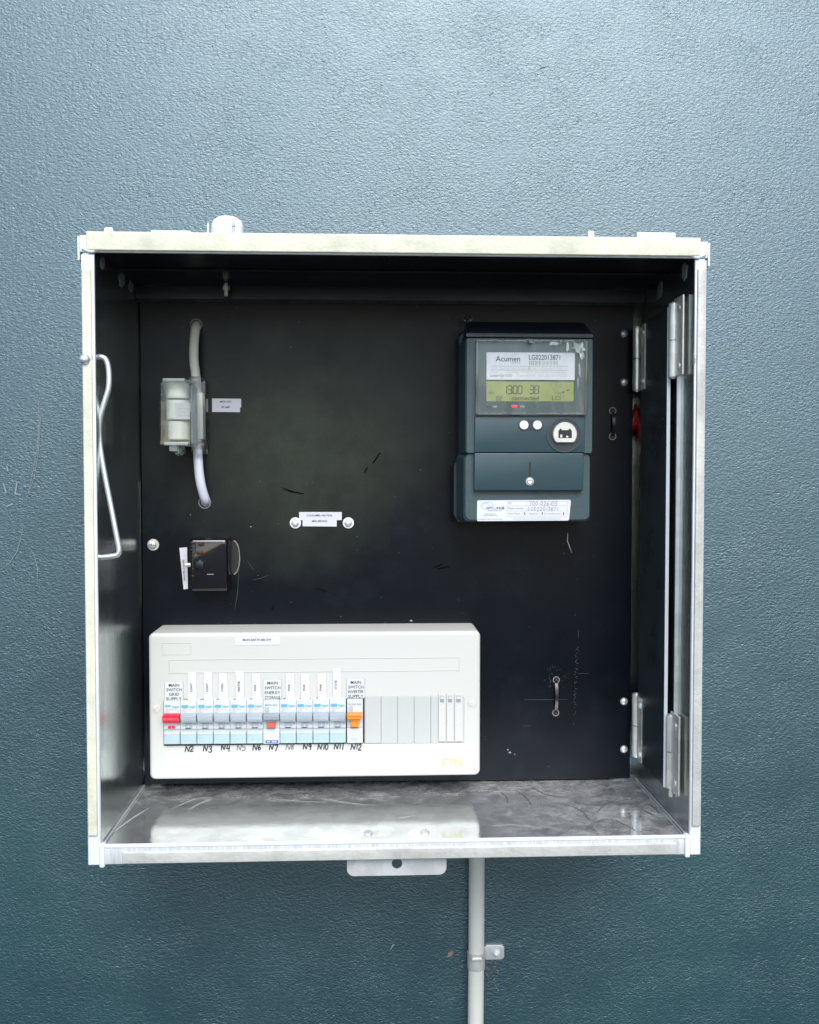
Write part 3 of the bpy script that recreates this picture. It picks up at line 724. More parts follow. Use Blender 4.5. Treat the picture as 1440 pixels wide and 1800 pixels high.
# raised centre panel in two halves (upper face, lower flap)
ux0, ux1, uz0, uz1 = mr(834, 733, 1027, 795.4)
obj('face_panel', slab(ux0, ux1, uz0, uz1, YM + 0.001, YM - 0.0035, 0.001, 0.0008), 'meter_smooth', em, smooth=30)
lx0, lx1, lz0, lz1 = mr(833.5, 796.6, 1024.5, 862)
flap = obj('flap', slab(lx0, lx1, lz0, lz1, YM + 0.004, YM - 0.0035, 0.001, 0.0008), 'meter_smooth', em, smooth=30)
YA = YM - 0.0035
x0, x1, z0, z1 = mr(930, 812, 933.5, 841, YA)
obj('flap_slot', slab(x0, x1, z0, z1, YA, YA - 0.0003, 0.0008, 0), 'dark_gap', flap)
sx, sz = P(931.5, 846, YA)
obj('flap_screw', disc_loft(sx, sz, [(0.0034, YA), (0.0034, YA - 0.0006), (0.0022, YA - 0.0014), (0.0006, YA - 0.0010)], 20), 'nickel', flap, smooth=40)
obj('screw_recess', ring(sx, sz, 0.0036, 0.0043, YA, YA - 0.0004, 24), 'print_pale', flap)
# display recess: back plate, nameplate, LCD, LEDs, clear window
wx0, wx1, wz0, wz1 = mr(836, 600, 1030, 730)
obj('display_plate', slab(wx0 + 0.001, wx1 - 0.001, wz0 + 0.001, wz1 - 0.001, YM + 0.0005, YM - 0.0006, 0.002, 0), 'meter_smooth', em)
x0, x1, z0, z1 = mr(855, 620, 1010, 668)
npl = obj('nameplate', slab(x0, x1, z0, z1, YM - 0.0006, YM - 0.0020, 0.0004, 0.0002), 'label_white', em)
YN = YM - 0.0022
t = bmesh.new()
def tx(s, px, py, h, w=None, y=YN, bm=None, rot=0.0, align='CENTER', bold=0.012, slant=0.0, mat=0):
    x, z = P(px, py, y)
    wpx = None if w is None else abs(P(px + w / 2, py, y)[0] - P(px - w / 2, py, y)[0])
    hh = abs(P(px, py - h / 2, y)[1] - P(px, py + h / 2, y)[1])
    return text(s, x, z, y, hh, wpx, bm, rot, align, mat, bold, slant)
tx('Acumen', 893, 630.5, 9.5, 43, bm=t); tx('LG022013871', 957.5, 628, 8.8, 55, bm=t)
tx('metering', 907, 637.5, 3, 16, bm=t, mat=1)
x = 930.0; rnd = random.Random(11)
while x < 982:
    w = rnd.choice((0.6, 0.6, 1.0, 1.6)); a, _, c, d = rect(x, 634, x + w, 642, YN); slab(*rect(x, 634, x + w, 642, YN), YN + 0.0001, YN, bm=t, mat=1); x += w + rnd.choice((0.7, 1.0, 1.7))
for yy in (643.7, 650.6):
    slab(*rect(863, yy - 0.35, 999, yy + 0.35, YN), YN + 0.0001, YN, bm=t, mat=1)
slab(*rect(928, 644, 933, 650.3, YN), YN + 0.0001, YN, bm=t, mat=2)
tx('1P 2W  220V 240V  50Hz 10(100)A', 895, 647.3, 3.2, 62, bm=t, mat=2); tx('Class 1  1000 imp/kWh  C2012  \u25B3', 966, 647.3, 3.2, 62, bm=t, mat=2)
tx('Type ICE', 869, 653.8, 3, 14, bm=t, mat=2); tx('No Range 1234567890  Made in New Zealand 2022', 944, 653.8, 3.2, 104, bm=t, mat=2)
tx('Landis+Gyr E350', 881, 659.8, 5.0, 39, bm=t, mat=1); tx('Type E350  230 2A N U+32E', 953, 659.8, 4, 88, bm=t, mat=2)
obj('lettering', t, ['print_black', 'print_grey', 'print_pale'], npl)
x0, x1, z0, z1 = mr(855, 671, 1008, 705.5)
lcd = obj('display_screen', slab(x0, x1, z0, z1, YM - 0.0006, YM - 0.0014, 0.0003, 0), 'lcd_green', em)
YL = YM - 0.0016
SEG = {'0': 'abcdef', '1': 'bc', '2': 'abged', '3': 'abgcd', '8': 'abcdefg', 'L': 'fed', 'C': 'afed'}
def seven(s, px0, pw, py0, ph, adv, w, bm):
    for i, ch in enumerate(s):
        x0 = px0 + i * adv
        if ch == ' ': continue
        sl = 0.10 * ph
        def q(u, v): return P(x0 + u * pw + (1 - v) * sl * 0.6, py0 + v * ph, YL)
        S = {'a': ((.12, 0), (.88, 0)), 'b': ((1, .06), (1, .44)), 'c': ((1, .56), (1, .94)), 'd': ((.12, 1), (.88, 1)), 'e': ((0, .56), (0, .94)), 'f': ((0, .06), (0, .44)), 'g': ((.12, .5), (.88, .5))}
        for k in SEG[ch]: ribbons([[q(*S[k][0]), q(*S[k][1])]], w, YL, bm)
t = bmesh.new()
seven('1300', 884, 6.6, 678.3, 13.5, 8.9, 0.0010, t); seven('38', 931, 6.8, 678.3, 13.5, 9.1, 0.0010, t)
for yy in (683, 688.5): slab(*rect(901.3, yy, 902.7, yy + 1.4, YL), YL + 0.0001, YL, bm=t)
seven('02', 873, 3.8, 697, 6.4, 5.6, 0.00065, t)
tx('connected', 923.5, 699.6, 7.6, 48, y=YL, bm=t, bold=0.018); tx('LC1', 978, 699.6, 7.0, 14.5, y=YL, bm=t, bold=0.012)
tx('L/N', 863.5, 690.3, 3.6, 8, y=YL, bm=t)
ribbons([[P(979, 692.5, YL), P(990, 689.5, YL)]], 0.0004, YL, t); slab(*rect(989, 688.3, 992, 690.8, YL), YL + 0.0001, YL, bm=t); slab(*rect(996, 685.2, 1000.5, 687.2, YL), YL + 0.0001, YL, bm=t)
obj('lettering', t, 'lcd_ink', lcd)
x0, x1, z0, z1 = mr(854.5, 712.8, 863, 716)
obj('indicator', slab(x0, x1, z0, z1, YM - 0.0006, YM - 0.0016, 0.0006, 0.0003), 'print_black', em)
x0, x1, z0, z1 = mr(899, 712.2, 910, 717)
o = obj('indicator', slab(x0, x1, z0, z1, YM - 0.0006, YM - 0.0022, 0.0018, 0.0006), 'led_red', em, smooth=40); o['label'] = 'lit red indicator lamp below the display'
t = bmesh.new(); tx('VAR', 870, 714.5, 3, 8, y=YM - 0.0008, bm=t); obj('lettering', t, 'print_pale', em); t = bmesh.new(); tx('W/h', 918, 714.5, 3, 8, y=YM - 0.0008, bm=t)
obj('lettering', t, 'print_pale', em)
# clear cover with a thicker edge and the sealing post on top
YC = YM - 0.0075
wc = obj('clear_window', slab(wx0, wx1, wz0, wz1, YC + 0.0012, YC, 0.0022, 0.0006), 'clear_window', em, smooth=30)
fb = bmesh.new()
slab(wx0 - 0.0004, wx0 + 0.0022, wz0, wz1, YM, YC - 0.0006, 0.0006, 0.0004, bm=fb); slab(wx1 - 0.0022, wx1 + 0.0004, wz0, wz1, YM, YC - 0.0006, 0.0006, 0.0004, bm=fb)
slab(wx0 + 0.0023, wx1 - 0.0023, wz0 - 0.0004, wz0 + 0.0022, YM, YC - 0.0006, 0.0006, 0.0004, bm=fb); slab(wx0 + 0.0023, wx1 - 0.0023, wz1 - 0.0014, wz1 + 0.0003, YM, YC - 0.0006, 0.0005, 0.0003, bm=fb)
obj('window_edge', fb, 'clear_case', wc, smooth=30)
sx, sz = P(933, 600, YC)
sb = bmesh.new()
for k in range(9):
    a = k * 0.7; tube([(sx + math.cos(a) * 0.0032, YC - 0.001, sz + math.sin(a) * 0.0026), (sx + math.cos(a + 2.1) * 0.0038, YC - 0.003, sz + math.sin(a + 2.1) * 0.003)], 0.00055, 6, sb)
tube([(sx, YC + 0.001, sz), (sx, YC - 0.0035, sz)], 0.0022, 8, sb)
obj('wire_seal', sb, 'clear_case', em, smooth=50)
sx, sz = P(822, 561, YP - 0.02)
b = bmesh.new()
for k in range(7):
    a = k * 0.95; tube([(sx + math.cos(a) * 0.004, YP - 0.022, sz + math.sin(a) * 0.0035), (sx + math.cos(a + 1.6) * 0.0056, YP - 0.027, sz + math.sin(a + 1.6) * 0.0045)], 0.0009, 6, b)
obj('hanging_lug', b, 'clear_case', em, smooth=50)
# torn scraps of protective film on the clear cover
for k, (px, py, rx, rz, ro) in enumerate(((1018, 611, 0.0085, 0.0062, -0.5), (1023, 622, 0.0030, 0.0075, 0.2), (975, 604, 0.0085, 0.0022, 0.1), (998, 609, 0.0018, 0.0060, 0.0), (1019, 650, 0.0012, 0.0100, 0.1), (1016, 672, 0.0010, 0.0075, 0.0))):
    b = bmesh.new(); loft(b, [(blob(px, py, rx, rz, YC, 18, 40 + k, ro), YC - 0.0001), (blob(px, py, rx * 0.95, rz * 0.95, YC, 18, 40 + k, ro), YC - 0.0004)])
    obj('film_scrap', b, 'smear_film', wc)
# push buttons in their slot, optical port
x0, x1, z0, z1 = mr(911.5, 737.5, 955, 757.5, YA)
obj('button_slot', slab(x0, x1, z0, z1, YA, YA - 0.0003, 0.0065, 0, 8), 'meter_dark', em)
for px in (921, 944.5):
    x, z = P(px, 747.3, YA)
    obj('push_button', disc_loft(x, z, [(0.0050, YA), (0.0050, YA - 0.0016), (0.0044, YA - 0.0024), (0.0020, YA - 0.0021), (0.0004, YA - 0.0020)], 24), 'button_white', em, smooth=50)
x, z = P(992, 764.5, YA)
obj('port_recess', disc_loft(x, z, [(0.0178, YA), (0.0178, YA - 0.0004)], 36), 'meter_dark', em)
obj('port_ring', ring(x, z, 0.0176, 0.0187, YA, YA - 0.0012, 40), 'meter_smooth', em, smooth=40)
x, z = P(993, 763.5, YA - 0.002)
zf = P(993, 778, YA - 0.002)[1]; pts = []
for px_, pz_ in circ(x, z, 0.0131, 40): pts.append((px_, max(pz_, zf)))
pts = [p for i, p in enumerate(pts) if not (p[1] <= zf + 1e-9 and pts[i - 1][1] <= zf + 1e-9 and pts[(i + 1) % len(pts)][1] <= zf + 1e-9)]
b = bmesh.new(); loft(b, [(pts, YA - 0.0004), (pts, YA - 0.0035), ([(x + (a - x) * 0.93, z + (c - z) * 0.93) for a, c in pts], YA - 0.0042)])
pt = obj('optical_port', b, 'port_metal', em, smooth=35)
YO = YA - 0.0044
obj('port_window', slab(*rect(982, 756, 1005.5, 770, YO), YO + 0.0002, YO, 0.0006, 0), 'dark_gap', pt)
b = bmesh.new(); slab(*rect(985, 764, 988.5, 769, YO), YO, YO - 0.0005, 0.0002, 0, bm=b); slab(*rect(995.5, 766, 999, 769, YO), YO, YO - 0.0005, 0.0002, 0, bm=b)
slab(*rect(984, 753.8, 987.5, 756, YO), YO, YO - 0.0004, 0.0002, 0, bm=b, mat=1); slab(*rect(1000, 753.8, 1003.5, 756, YO), YO, YO - 0.0004, 0.0002, 0, bm=b, mat=1)
obj('port_contacts', b, ['label_white', 'dark_gap'], pt)
# white asset sticker on the terminal cover
YX = YM + 0.0035
b = bmesh.new(); pts = [P(a, c, YX) for a, c in ((840.5, 879.5), (1002, 878.5), (1003.5, 881), (1000.5, 913), (998, 915), (840, 916), (838.5, 914), (839, 881.5))][::-1]
loft(b, [(pts, YX - 0.0001), (pts, YX - 0.0006)])
st = obj('asset_sticker', b, 'label_white', em)
YX -= 0.0008
t = bmesh.new()
def bz(pts, n=6): return [(v.x, v.y) for v in [Vector((p[0], p[2])) for p in smooth_path([(a, 0, c) for a, c in pts], n)]]
def px_line(pts, y): return [P(a, c, y) for a, c in pts]
ribbons([bz(px_line([(848, 890), (852, 884), (858, 886), (860, 892), (854, 895), (847, 892), (846, 887), (852, 883.5), (862, 883), (867, 887), (864, 892), (857, 893)], YX))], 0.0008, YX, t, mat=0)
tx('INTELLI', 864, 893, 4.4, 18, y=YX, bm=t, mat=2); tx('HUB', 880.5, 893, 4.4, 13, y=YX, bm=t, mat=1, bold=0.02)
for yy, w, cx_ in ((897.3, 24, 870), (903.2, 20, 862), (906, 26, 862), (912.3, 44, 861)): tx('intelligent metering services', cx_, yy, 1.9, w, y=YX, bm=t, mat=2)
for a in ((892, 880.5, 998, 881), (892, 888.6, 998, 889.1), (890, 897.8, 998, 898.3), (889, 907, 996, 907.5), (892, 880.5, 892.6, 907), (926, 880.5, 926.5, 907), (918, 898, 918.5, 907), (951, 898, 951.5, 907), (957.5, 898, 958, 907), (985, 898, 985.5, 907), (997.5, 880.5, 998, 907)):
    slab(*rect(*a, YX), YX + 0.0001, YX, bm=t, mat=3)
tx('ICP:', 896.5, 884.3, 3, 6, y=YX, bm=t, mat=2); tx('Property Number', 907, 893.4, 3, 28, y=YX, bm=t, mat=2)
for s_, cx_, w in (('Start Phase', 904, 20), ('Sequence', 938, 17), ('Controlled load', 971, 26)): tx(s_, cx_, 902.7, 2.6, w, y=YX, bm=t, mat=2)
for cx_ in (922.5, 953.5, 991): tx('1', cx_, 902.7, 5, 1.4, y=YX, bm=t, mat=1)
for yy in (910, 912.8): tx('Warning: this meter must not be moved or altered by unauthorised persons', 944, yy, 1.9, 84, y=YX, bm=t, mat=3)
# handwritten numbers (pen strokes on a unit square, y down)
HAND = {'0': [[(.5, 0), (.15, .25), (.1, .65), (.4, 1), (.8, .75), (.85, .3), (.5, 0)]], '1': [[(.5, 0), (.4, 1)]], '2': [[(.15, .25), (.5, 0), (.8, .25), (.55, .6), (.1, 1), (.9, .95)]],
        '3': [[(.15, .1), (.6, 0), (.75, .25), (.4, .45), (.8, .65), (.6, .98), (.1, .9)]], '5': [[(.85, .02), (.3, 0), (.22, .42), (.65, .4), (.8, .7), (.5, 1), (.1, .9)]],
        '6': [[(.7, 0), (.3, .35), (.15, .75), (.45, 1), (.8, .75), (.5, .52), (.2, .7)]], '7': [[(.1, .05), (.85, 0), (.4, 1)]], '8': [[(.7, .1), (.3, .05), (.25, .35), (.75, .65), (.6, 1), (.2, .85), (.35, .5), (.75, .25), (.7, .1)]],
        '4': [[(.3, 0), (.1, .55), (.85, .5)], [(.75, .1), (.65, 1)]], '9': [[(.75, .2), (.4, 0), (.2, .3), (.5, .48), (.75, .2), (.7, .6), (.62, 1)]],
        'N': [[(.05, 1), (.15, 0), (.7, .95), (.9, 0)]], 'L': [[(.3, .0), (.1, .95), (.8, .9)]], 'G': [[(.8, .1), (.35, .1), (.1, .6), (.45, 1), (.8, .7), (.5, .6)]], '.': [[(.3, .9), (.4, 1)]]}
def hand(s, px, py, w, h, adv, y, wid, bm, mat=0, seed=0, slant=0.1):
    rnd = random.Random(seed); x = px
    for ch in s:
        if ch == ' ': x += adv; continue
        jy, js = rnd.uniform(-.06, .06) * h, rnd.uniform(.9, 1.1)
        for ln in HAND[ch]:
            pts = [(x + (a + slant * (1 - c)) * w * js, py + jy + c * h * js) for a, c in ln]
            if ch in 'N417L':
                for k in range(len(pts) - 1): ribbons([px_line(pts[k:k + 2], y)], wid, y - 0.00002 * k, bm, mat)
            else: ribbons([bz(px_line(pts, y), 4)], wid, y, bm, mat)
        x += adv * (0.55 if ch in '1.' else 1.0)
hand('700.026105', 930, 881.5, 4.6, 7, 5.6, YX, 0.00042, t, 4, 3); hand('LG022013871', 928, 891.5, 4.4, 6.2, 5.3, YX, 0.00042, t, 4, 4)
obj('lettering', t, ['print_pale_blue', 'print_black', 'print_grey', 'print_pale', 'marker_thin'], st)

# ================================================================== distribution board
DB_D = 0.060; YB = YP - DB_D
bx0, bz1 = P(262, 1245, YB)[0], P(550, 1111, YB)[1]; bx1, bz0 = P(844.5, 1245, YB)[0], P(550, 1367, YB)[1]
db = thing('distribution_board', 'ivory plastic distribution board with a row of circuit breakers', 'switchboard', ((bx0 + bx1) / 2, YP, bz0))
# cover with a window cut for the breakers: four bars round the opening, in one moulded shell
wx0, wx1 = P(287.5, 1265, YB)[0], P(816, 1265, YB)[0]; wzt, wzb = P(550, 1229, YB)[1], P(550, 1308.5, YB)[1]
b = bmesh.new(); nr = 6
o_r = rrect(bx0, bx1, bz0, bz1, 0.0062, nr); bev = 0.0035
i_r = []
def nearest_on_window(p):
    return (min(max(p[0], wx0), wx1), min(max(p[1], wzb), wzt))
rings = [(o_r, YP)]
for k in range(5):
    a = R(22.5 * k); o_ = bev * (1 - math.cos(a)); q = bev * (1 - math.sin(a))
    rings.append((rrect(bx0 + o_, bx1 - o_, bz0 + o_, bz1 - o_, 0.0062 - o_, nr), YB + q))
loft(b, rings, cap0=False, cap1=False)
front = [v for v in b.verts if abs(v.co.y - YB) < 1e-7]
# subdivided front face: grid bars
xs = [bx0 + bev, wx0, wx1, bx1 - bev]; zs = [bz0 + bev, wzb, wzt, bz1 - bev]
r2 = 0.0062 - bev
def fquad(x0, x1, z0, z1, y=YB): b.faces.new([b.verts.new((x, y, z)) for x, z in ((x0, z0), (x1, z0), (x1, z1), (x0, z1))])
lowpts = [(v.co.x, v.co.z) for v in front]
def hull_face(pts):
    cx_ = sum(p[0] for p in pts) / len(pts); cz_ = sum(p[1] for p in pts) / len(pts)
    pts = sorted(pts, key=lambda p: math.atan2(p[1] - cz_, p[0] - cx_)); b.faces.new([b.verts.new((x, YB, z)) for x, z in pts])
hull_face([p for p in lowpts if p[1] < wzb] + [(bx0 + bev, wzb), (bx1 - bev, wzb)])
hull_face([p for p in lowpts if p[1] > wzt] + [(bx0 + bev, wzt), (bx1 - bev, wzt)])
fquad(bx0 + bev, wx0, wzb, wzt); fquad(wx1, bx1 - bev, wzb, wzt)
for (xa, za), (xb, zb) in zip([(wx0, wzb), (wx1, wzb), (wx1, wzt), (wx0, wzt)], [(wx1, wzb), (wx1, wzt), (wx0, wzt), (wx0, wzb)]):
    b.faces.new([b.verts.new(c) for c in ((xa, YB, za), (xb, YB, zb), (xb, YB + 0.008, zb), (xa, YB + 0.008, za))])
bmesh.ops.remove_doubles(b, verts=b.verts, dist=1e-6)
cov = obj('cover', b, 'ivory_plastic', db, smooth=32)
obj('inner_tray', box(wx0 + 0.0002, wx1 - 0.0002, YB + 0.0082, YB + 0.010, wzb + 0.0002, wzt - 0.0002), 'dark_gap', db)
# moulded outlines (raised hairline frames)
def frame_line(a, c, d, e, th=0.8, h=0.0004, name='moulded_line', mat='ivory_plastic', parent=cov):
    for q in ((a, c, d, c + th), (a, e - th, d, e), (a, c + th, a + th, e - th), (d - th, c + th, d, e - th)):
        obj(name, slab(*rect(*q, YB), YB + 0.0002, YB - h, 0, h * 0.5), mat, parent)
frame_line(297, 1157, 808, 1181, 1.2, 0.0006); frame_line(285, 1130, 336, 1151, 1.0, 0.0005); frame_line(769, 1330, 820, 1350, 0.8, 0.0004)
# brand mark, mounted upside down
t = bmesh.new(); tx('NLS', 794.5, 1340.5, 12.5, 37, y=YB - 0.0006, bm=t, rot=math.pi)
ol = obj('lettering', t, 'print_yellow', cov)
# cover screws
for px, py in ((275, 1245), (830.5, 1235.5)):
    x, z = P(px, py, YB)
    o = obj('screw', disc_loft(x, z, [(0.0042, YB), (0.0042, YB - 0.0006), (0.0034, YB - 0.0011), (0.0004, YB - 0.0012)], 20), 'brass_part' if False else 'pvc_cream', db, smooth=40)
    obj('screw_slot', ribbons([[(x - 0.0024, z - 0.0020), (x + 0.0024, z + 0.0020)]], 0.0007, YB - 0.0014), 'print_pale', o)
    obj('screw_well', ring(x, z, 0.0044, 0.0056, YB, YB - 0.0005, 24), 'ivory_plastic', db, smooth=40)

YBF = YB - 0.004                                      # breaker face
def br(a, c, d, e, y=YBF): return rect(a, c, d, e, y)
def breaker(i, kind):
    l = 288.0 + 29.15 * i; r = l + 28.7; dy = -0.27 * i           # the row follows the board's edge
    if kind == 'orange': l += 1.6; r = 638.0
    part = lambda a, c, d, e, yb, yf, rr=0.0005, bv=0.0003: slab(*rect(l + a, c + dy, l + d, e + dy, yf), yb, yf, rr, bv, 2)
    w = r - l
    body = part(0, 1232, w, 1281.5, YB + 0.008, YBF)
    if kind in ('plain', 'red'):
        part_l = slab(*rect(l, 1282.2 + dy, l + w, 1309 + dy, YBF), YB + 0.008, YBF + 0.0016, 0.0004, 0.0002, 2, bm=body)
    else:
        slab(*rect(l, 1282 + dy, l + w, 1309 + dy, YBF), YB + 0.008, YBF, 0.0004, 0.0002, 2, bm=body)
    o = obj('circuit_breaker', body, 'breaker_grey', db, smooth=30)
    t = bmesh.new()
    if kind in ('plain', 'red'):
        # blue tab and maker's name
        slab(*rect(l + 2, 1239.6 + dy, l + (13.5 if kind == 'plain' else 12), 1244.8 + dy - (2.4 if kind == 'red' else 0), YBF), YBF, YBF - 0.0004, 0.001, 0, 3, bm=t, mat=0)
        tx('hager', l + 21.2, 1242.2 + dy, 4.2, 12.5, y=YBF - 0.0003, bm=t, mat=0)
        tx('MCN120 B20', l + 12, 1247.4 + dy, 2.2, 15, y=YBF - 0.0003, bm=t, mat=1)
        for q in range(3): tx('6000 230V~', l + 7 - q, 1251 + q * 2.6 + dy, 1.7, 8 - q, y=YBF - 0.0003, bm=t, mat=2)
        tx('\u2195', l + 24.5, 1253 + dy, 4, 2.5, y=YBF - 0.0003, bm=t, mat=2)
        tx('20', l + 25.2, 1273.5 + dy, 2.8, 4, y=YBF - 0.0003, bm=t, mat=3)
        obj('lettering', t, ['print_blue', 'print_pink', 'print_pale', 'print_grey'], o)
        hb = bmesh.new()
        slab(*rect(l + 0.6, 1286.5 + dy, l + w - 0.6, 1308 + dy, YBF), YBF + 0.0016, YBF - 0.0010, 0.0008, 0.0006, 3, bm=hb)
        lc = obj('label_holder', hb, 'holder_aqua', o, smooth=35)
        obj('holder_ridge', slab(*rect(l + 1.0, 1289 + dy, l + w - 1.0, 1291 + dy, YBF - 0.001), YBF - 0.0009, YBF - 0.0016, 0.0003, 0.0002, 2), 'label_plate', o)
        # toggle: wide bar with a grip, hanging over the small window
        xl, xr = rect(l + 0.4 - (3.2 if kind == 'red' else 0), 1258 + dy, l + w - 1.2, 1271 + dy, YBF - 0.008)[:2]
        zt, zm, zb_ = P(l, 1258.2 + dy, YBF - 0.008)[1], P(l, 1264 + dy, YBF - 0.009)[1], P(l, 1271.5 + dy, YBF - 0.006)[1]
        tg = bmesh.new(); prof = [(YBF, zt + 0.0008), (YBF - 0.0080, zt), (YBF - 0.0092, zt - 0.0008), (YBF - 0.0090, zm), (YBF - 0.0052, zb_), (YBF, zb_ + 0.0004)]
        va = [tg.verts.new((xl, y, z)) for y, z in prof]; vb = [tg.verts.new((xr, y, z)) for y, z in prof]
        for k in range(len(prof)): tg.faces.new((va[k], va[(k + 1) % len(prof)], vb[(k + 1) % len(prof)], vb[k]))
        tg.faces.new(va[::-1]); tg.faces.new(vb)
        bmesh.ops.bevel(tg, geom=tg.edges[:], offset=0.00035, segments=2, affect='EDGES')
        obj('toggle', tg, 'toggle_red' if kind == 'red' else 'toggle_grey', o, smooth=35)
        if kind == 'plain':
            obj('toggle_window', slab(*rect(l + 8.5, 1271.5 + dy, l + 21, 1280.8 + dy, YBF), YBF, YBF - 0.0005, 0.0003, 0, 2), 'toggle_grey', o)
            obj('window_shade', slab(*rect(l + 9.5, 1279.9 + dy, l + 18.8, 1281.2 + dy, YBF), YBF, YBF - 0.0007, 0.0001, 0, 2), 'dark_gap', o)
            obj('on_mark', slab(*rect(l + 13.6, 1275.6 + dy, l + 15.4, 1279.4 + dy, YBF), YBF, YBF - 0.0008, 0.0002, 0, 2), 'label_white', o)
        else:
            m = bmesh.new(); slab(*rect(l + 7.5, 1276 + dy, l + 19.5, 1281 + dy, YBF), YBF, YBF - 0.0005, 0.0002, 0, 2, bm=m)
            obj('toggle_window', m, 'toggle_red', o)
            obj('on_mark', slab(*rect(l + 13, 1277.2 + dy, l + 14.6, 1280.6 + dy, YBF), YBF, YBF - 0.0008, 0.0002, 0, 2), 'label_white', o)
        obj('seam', slab(*rect(l + 0.2, 1281.4 + dy, l + w - 0.2, 1282.2 + dy, YBF), YBF + 0.001, YBF - 0.0001, 0, 0), 'print_pale', o)
    else:
        dark = kind == 'grey'
        tm = 'toggle_dark' if dark else 'toggle_orange'
        tx('MCB 40A' if dark else 'RCBO 32A', l + w / 2, 1241 + dy, 3, 22, y=YBF - 0.0003, bm=t, mat=2)
        for q in range(4): tx('C40 6kA', l + 6.5, 1246 + q * 3 + dy, 2, 8, y=YBF - 0.0003, bm=t, mat=2)
        if dark:
            slab(*rect(l + 5, 1298.5 + dy, l + 9.5, 1301.5 + dy, YBF), YBF, YBF - 0.0003, 0.0008, 0, 3, bm=t, mat=1)
            for q in ((4, 1303, 26, 1304), (4, 1306.6, 26, 1307.6), (4, 1304, 6.5, 1306.6), (12, 1304, 15, 1306.6), (23.5, 1304, 26, 1306.6)):
                slab(*rect(l + q[0], q[1] + dy, l + q[2], q[3] + dy, YBF), YBF, YBF - 0.0003, 0, 0, bm=t, mat=0)
        else:
            tx('ELECTRICS', l + 14, 1295 + dy, 2.6, 18, y=YBF - 0.0003, bm=t, mat=1)
            slab(*rect(l + 7, 1298.5 + dy, l + 18, 1304.5 + dy, YBF), YBF, YBF - 0.0003, 0, 0, bm=t, mat=4)
        obj('lettering', t, ['print_deep_blue', 'print_pink', 'print_grey', 'print_grey', 'print_pale'], o)
        tg = bmesh.new()
        slab(*rect(l - 0.4, 1257.6 + dy, l + w - 0.8, 1267.3 + dy, YBF - 0.010), YBF - 0.003, YBF - 0.0105, 0.0012, 0.0008, 3, bm=tg)
        slab(*rect(l + 6.4, 1266 + dy, l + w - 7.6, 1270 + dy, YBF - 0.006), YBF, YBF - 0.0070, 0.0003, 0.0004, 2, bm=tg)
        tgo = obj('toggle', tg, tm, o, smooth=35)
        obj('toggle_groove', slab(*rect(l + 2, 1262 + dy, l + w - 3, 1263 + dy, YBF - 0.0105), YBF - 0.0103, YBF - 0.0108, 0, 0), 'toggle_dark' if dark else 'flag_red', o)
        obj('toggle_stem', slab(*rect(l + 6.4, 1270 + dy, l + w - 7.6, 1280.8 + dy, YBF - 0.004), YBF, YBF - 0.0045, 0.0003, 0.0005, 2), tm if not dark else 'flag_red', o, smooth=35)
        obj('stem_shade', slab(*rect(l + 6.4, 1280.9 + dy, l + w - 7.6, 1283 + dy, YBF), YBF, YBF - 0.0008, 0, 0), 'toggle_dark' if dark else 'flag_red', o)
        obj('seam', slab(*rect(l + 0.5, 1290.5 + dy, l + w - 0.5, 1291.1 + dy, YBF), YBF + 0.001, YBF - 0.0001, 0, 0), 'print_pale', o)
    lab = {'red': 'main switch with a red toggle', 'grey': 'slim switch with a dark grey toggle over a red flag', 'orange': 'switch with an orange toggle'}.get(kind)
    if lab: o['label'] = lab
    return o
for i in range(12):
    breaker(i, 'red' if i == 0 else 'grey' if i == 6 else 'orange' if i == 11 else 'plain')
# handwritten circuit numbers under the breakers and pen marks above them
t = bmesh.new(); YI = YB - 0.0004
NUMS = [(2, 325, 1310.8), (3, 357, 1311), (4, 388.5, 1309.8), (5, 416, 1309), (6, 444, 1308.4), (7, 473, 1309.5), (8, 502, 1308.2), (9, 532.5, 1308), (10, 558.2, 1308), (11, 587, 1307.4), (12, 616.5, 1308)]
for nmb, px, py in NUMS:
    thin = nmb in (5, 8)
    hand('N', px, py, 8.5, 9.6, 8, YI, 0.00085 if thin else 0.0012, t, 1 if thin else 0, nmb)
    hand(str(nmb), px + 8.8, py, 7.0 if nmb < 10 else 5.6, 10.2, 7.8, YI, 0.0009 if thin else 0.0012, t, 1 if thin else 0, nmb + 20)
rnd = random.Random(2)
for i in range(1, 12):
    l = 290 + 29.15 * i
    pts = [(l + 4 + k * 1.7, 1229.6 - 0.27 * i + rnd.uniform(-0.9, 0.9)) for k in range(rnd.randint(6, 12))]
    ribbons([px_line(pts, YI)], 0.0006, YI, t, 0)
obj('lettering', t, ['marker_ink', 'marker_thin'], cov)
# engraved plates and tape labels
def plate(a, c, d, e, lines):
    y = YB; o = obj('label_plate', slab(*rect(a, c, d, e, y - 0.0014), y, y - 0.0016, 0.0003, 0.0002, 2), 'label_plate', db)
    t = bmesh.new(); n = len(lines); yy = y - 0.0018
    for k, s_ in enumerate(lines):
        full = 0.86 * (d - a); tx(s_, (a + d) / 2 + 0.2, c + 5.6 + k * (e - c - 8.6) / (n - 1), 5.3, min(full, 4.6 * len(s_)), y=yy, bm=t)
    obj('lettering', t, 'print_black', o)
    b = bmesh.new(); x0, x1, z0, z1 = rect(a, c, d, e, y - 0.0008); slab(x0 - 0.0002, x1 + 0.0004, z0 - 0.0005, z1 + 0.0002, y, y - 0.0008, 0.0003, 0, 2, bm=b)
    obj('plate_backing', b, 'print_grey', o)
plate(290, 1199, 321.5, 1231.5, ['MAIN', 'SWITCH', 'GRID', 'SUPPLY'])
plate(463, 1195, 495, 1229, ['MAIN', 'SWITCH', 'ENERGY', 'STORAGE'])
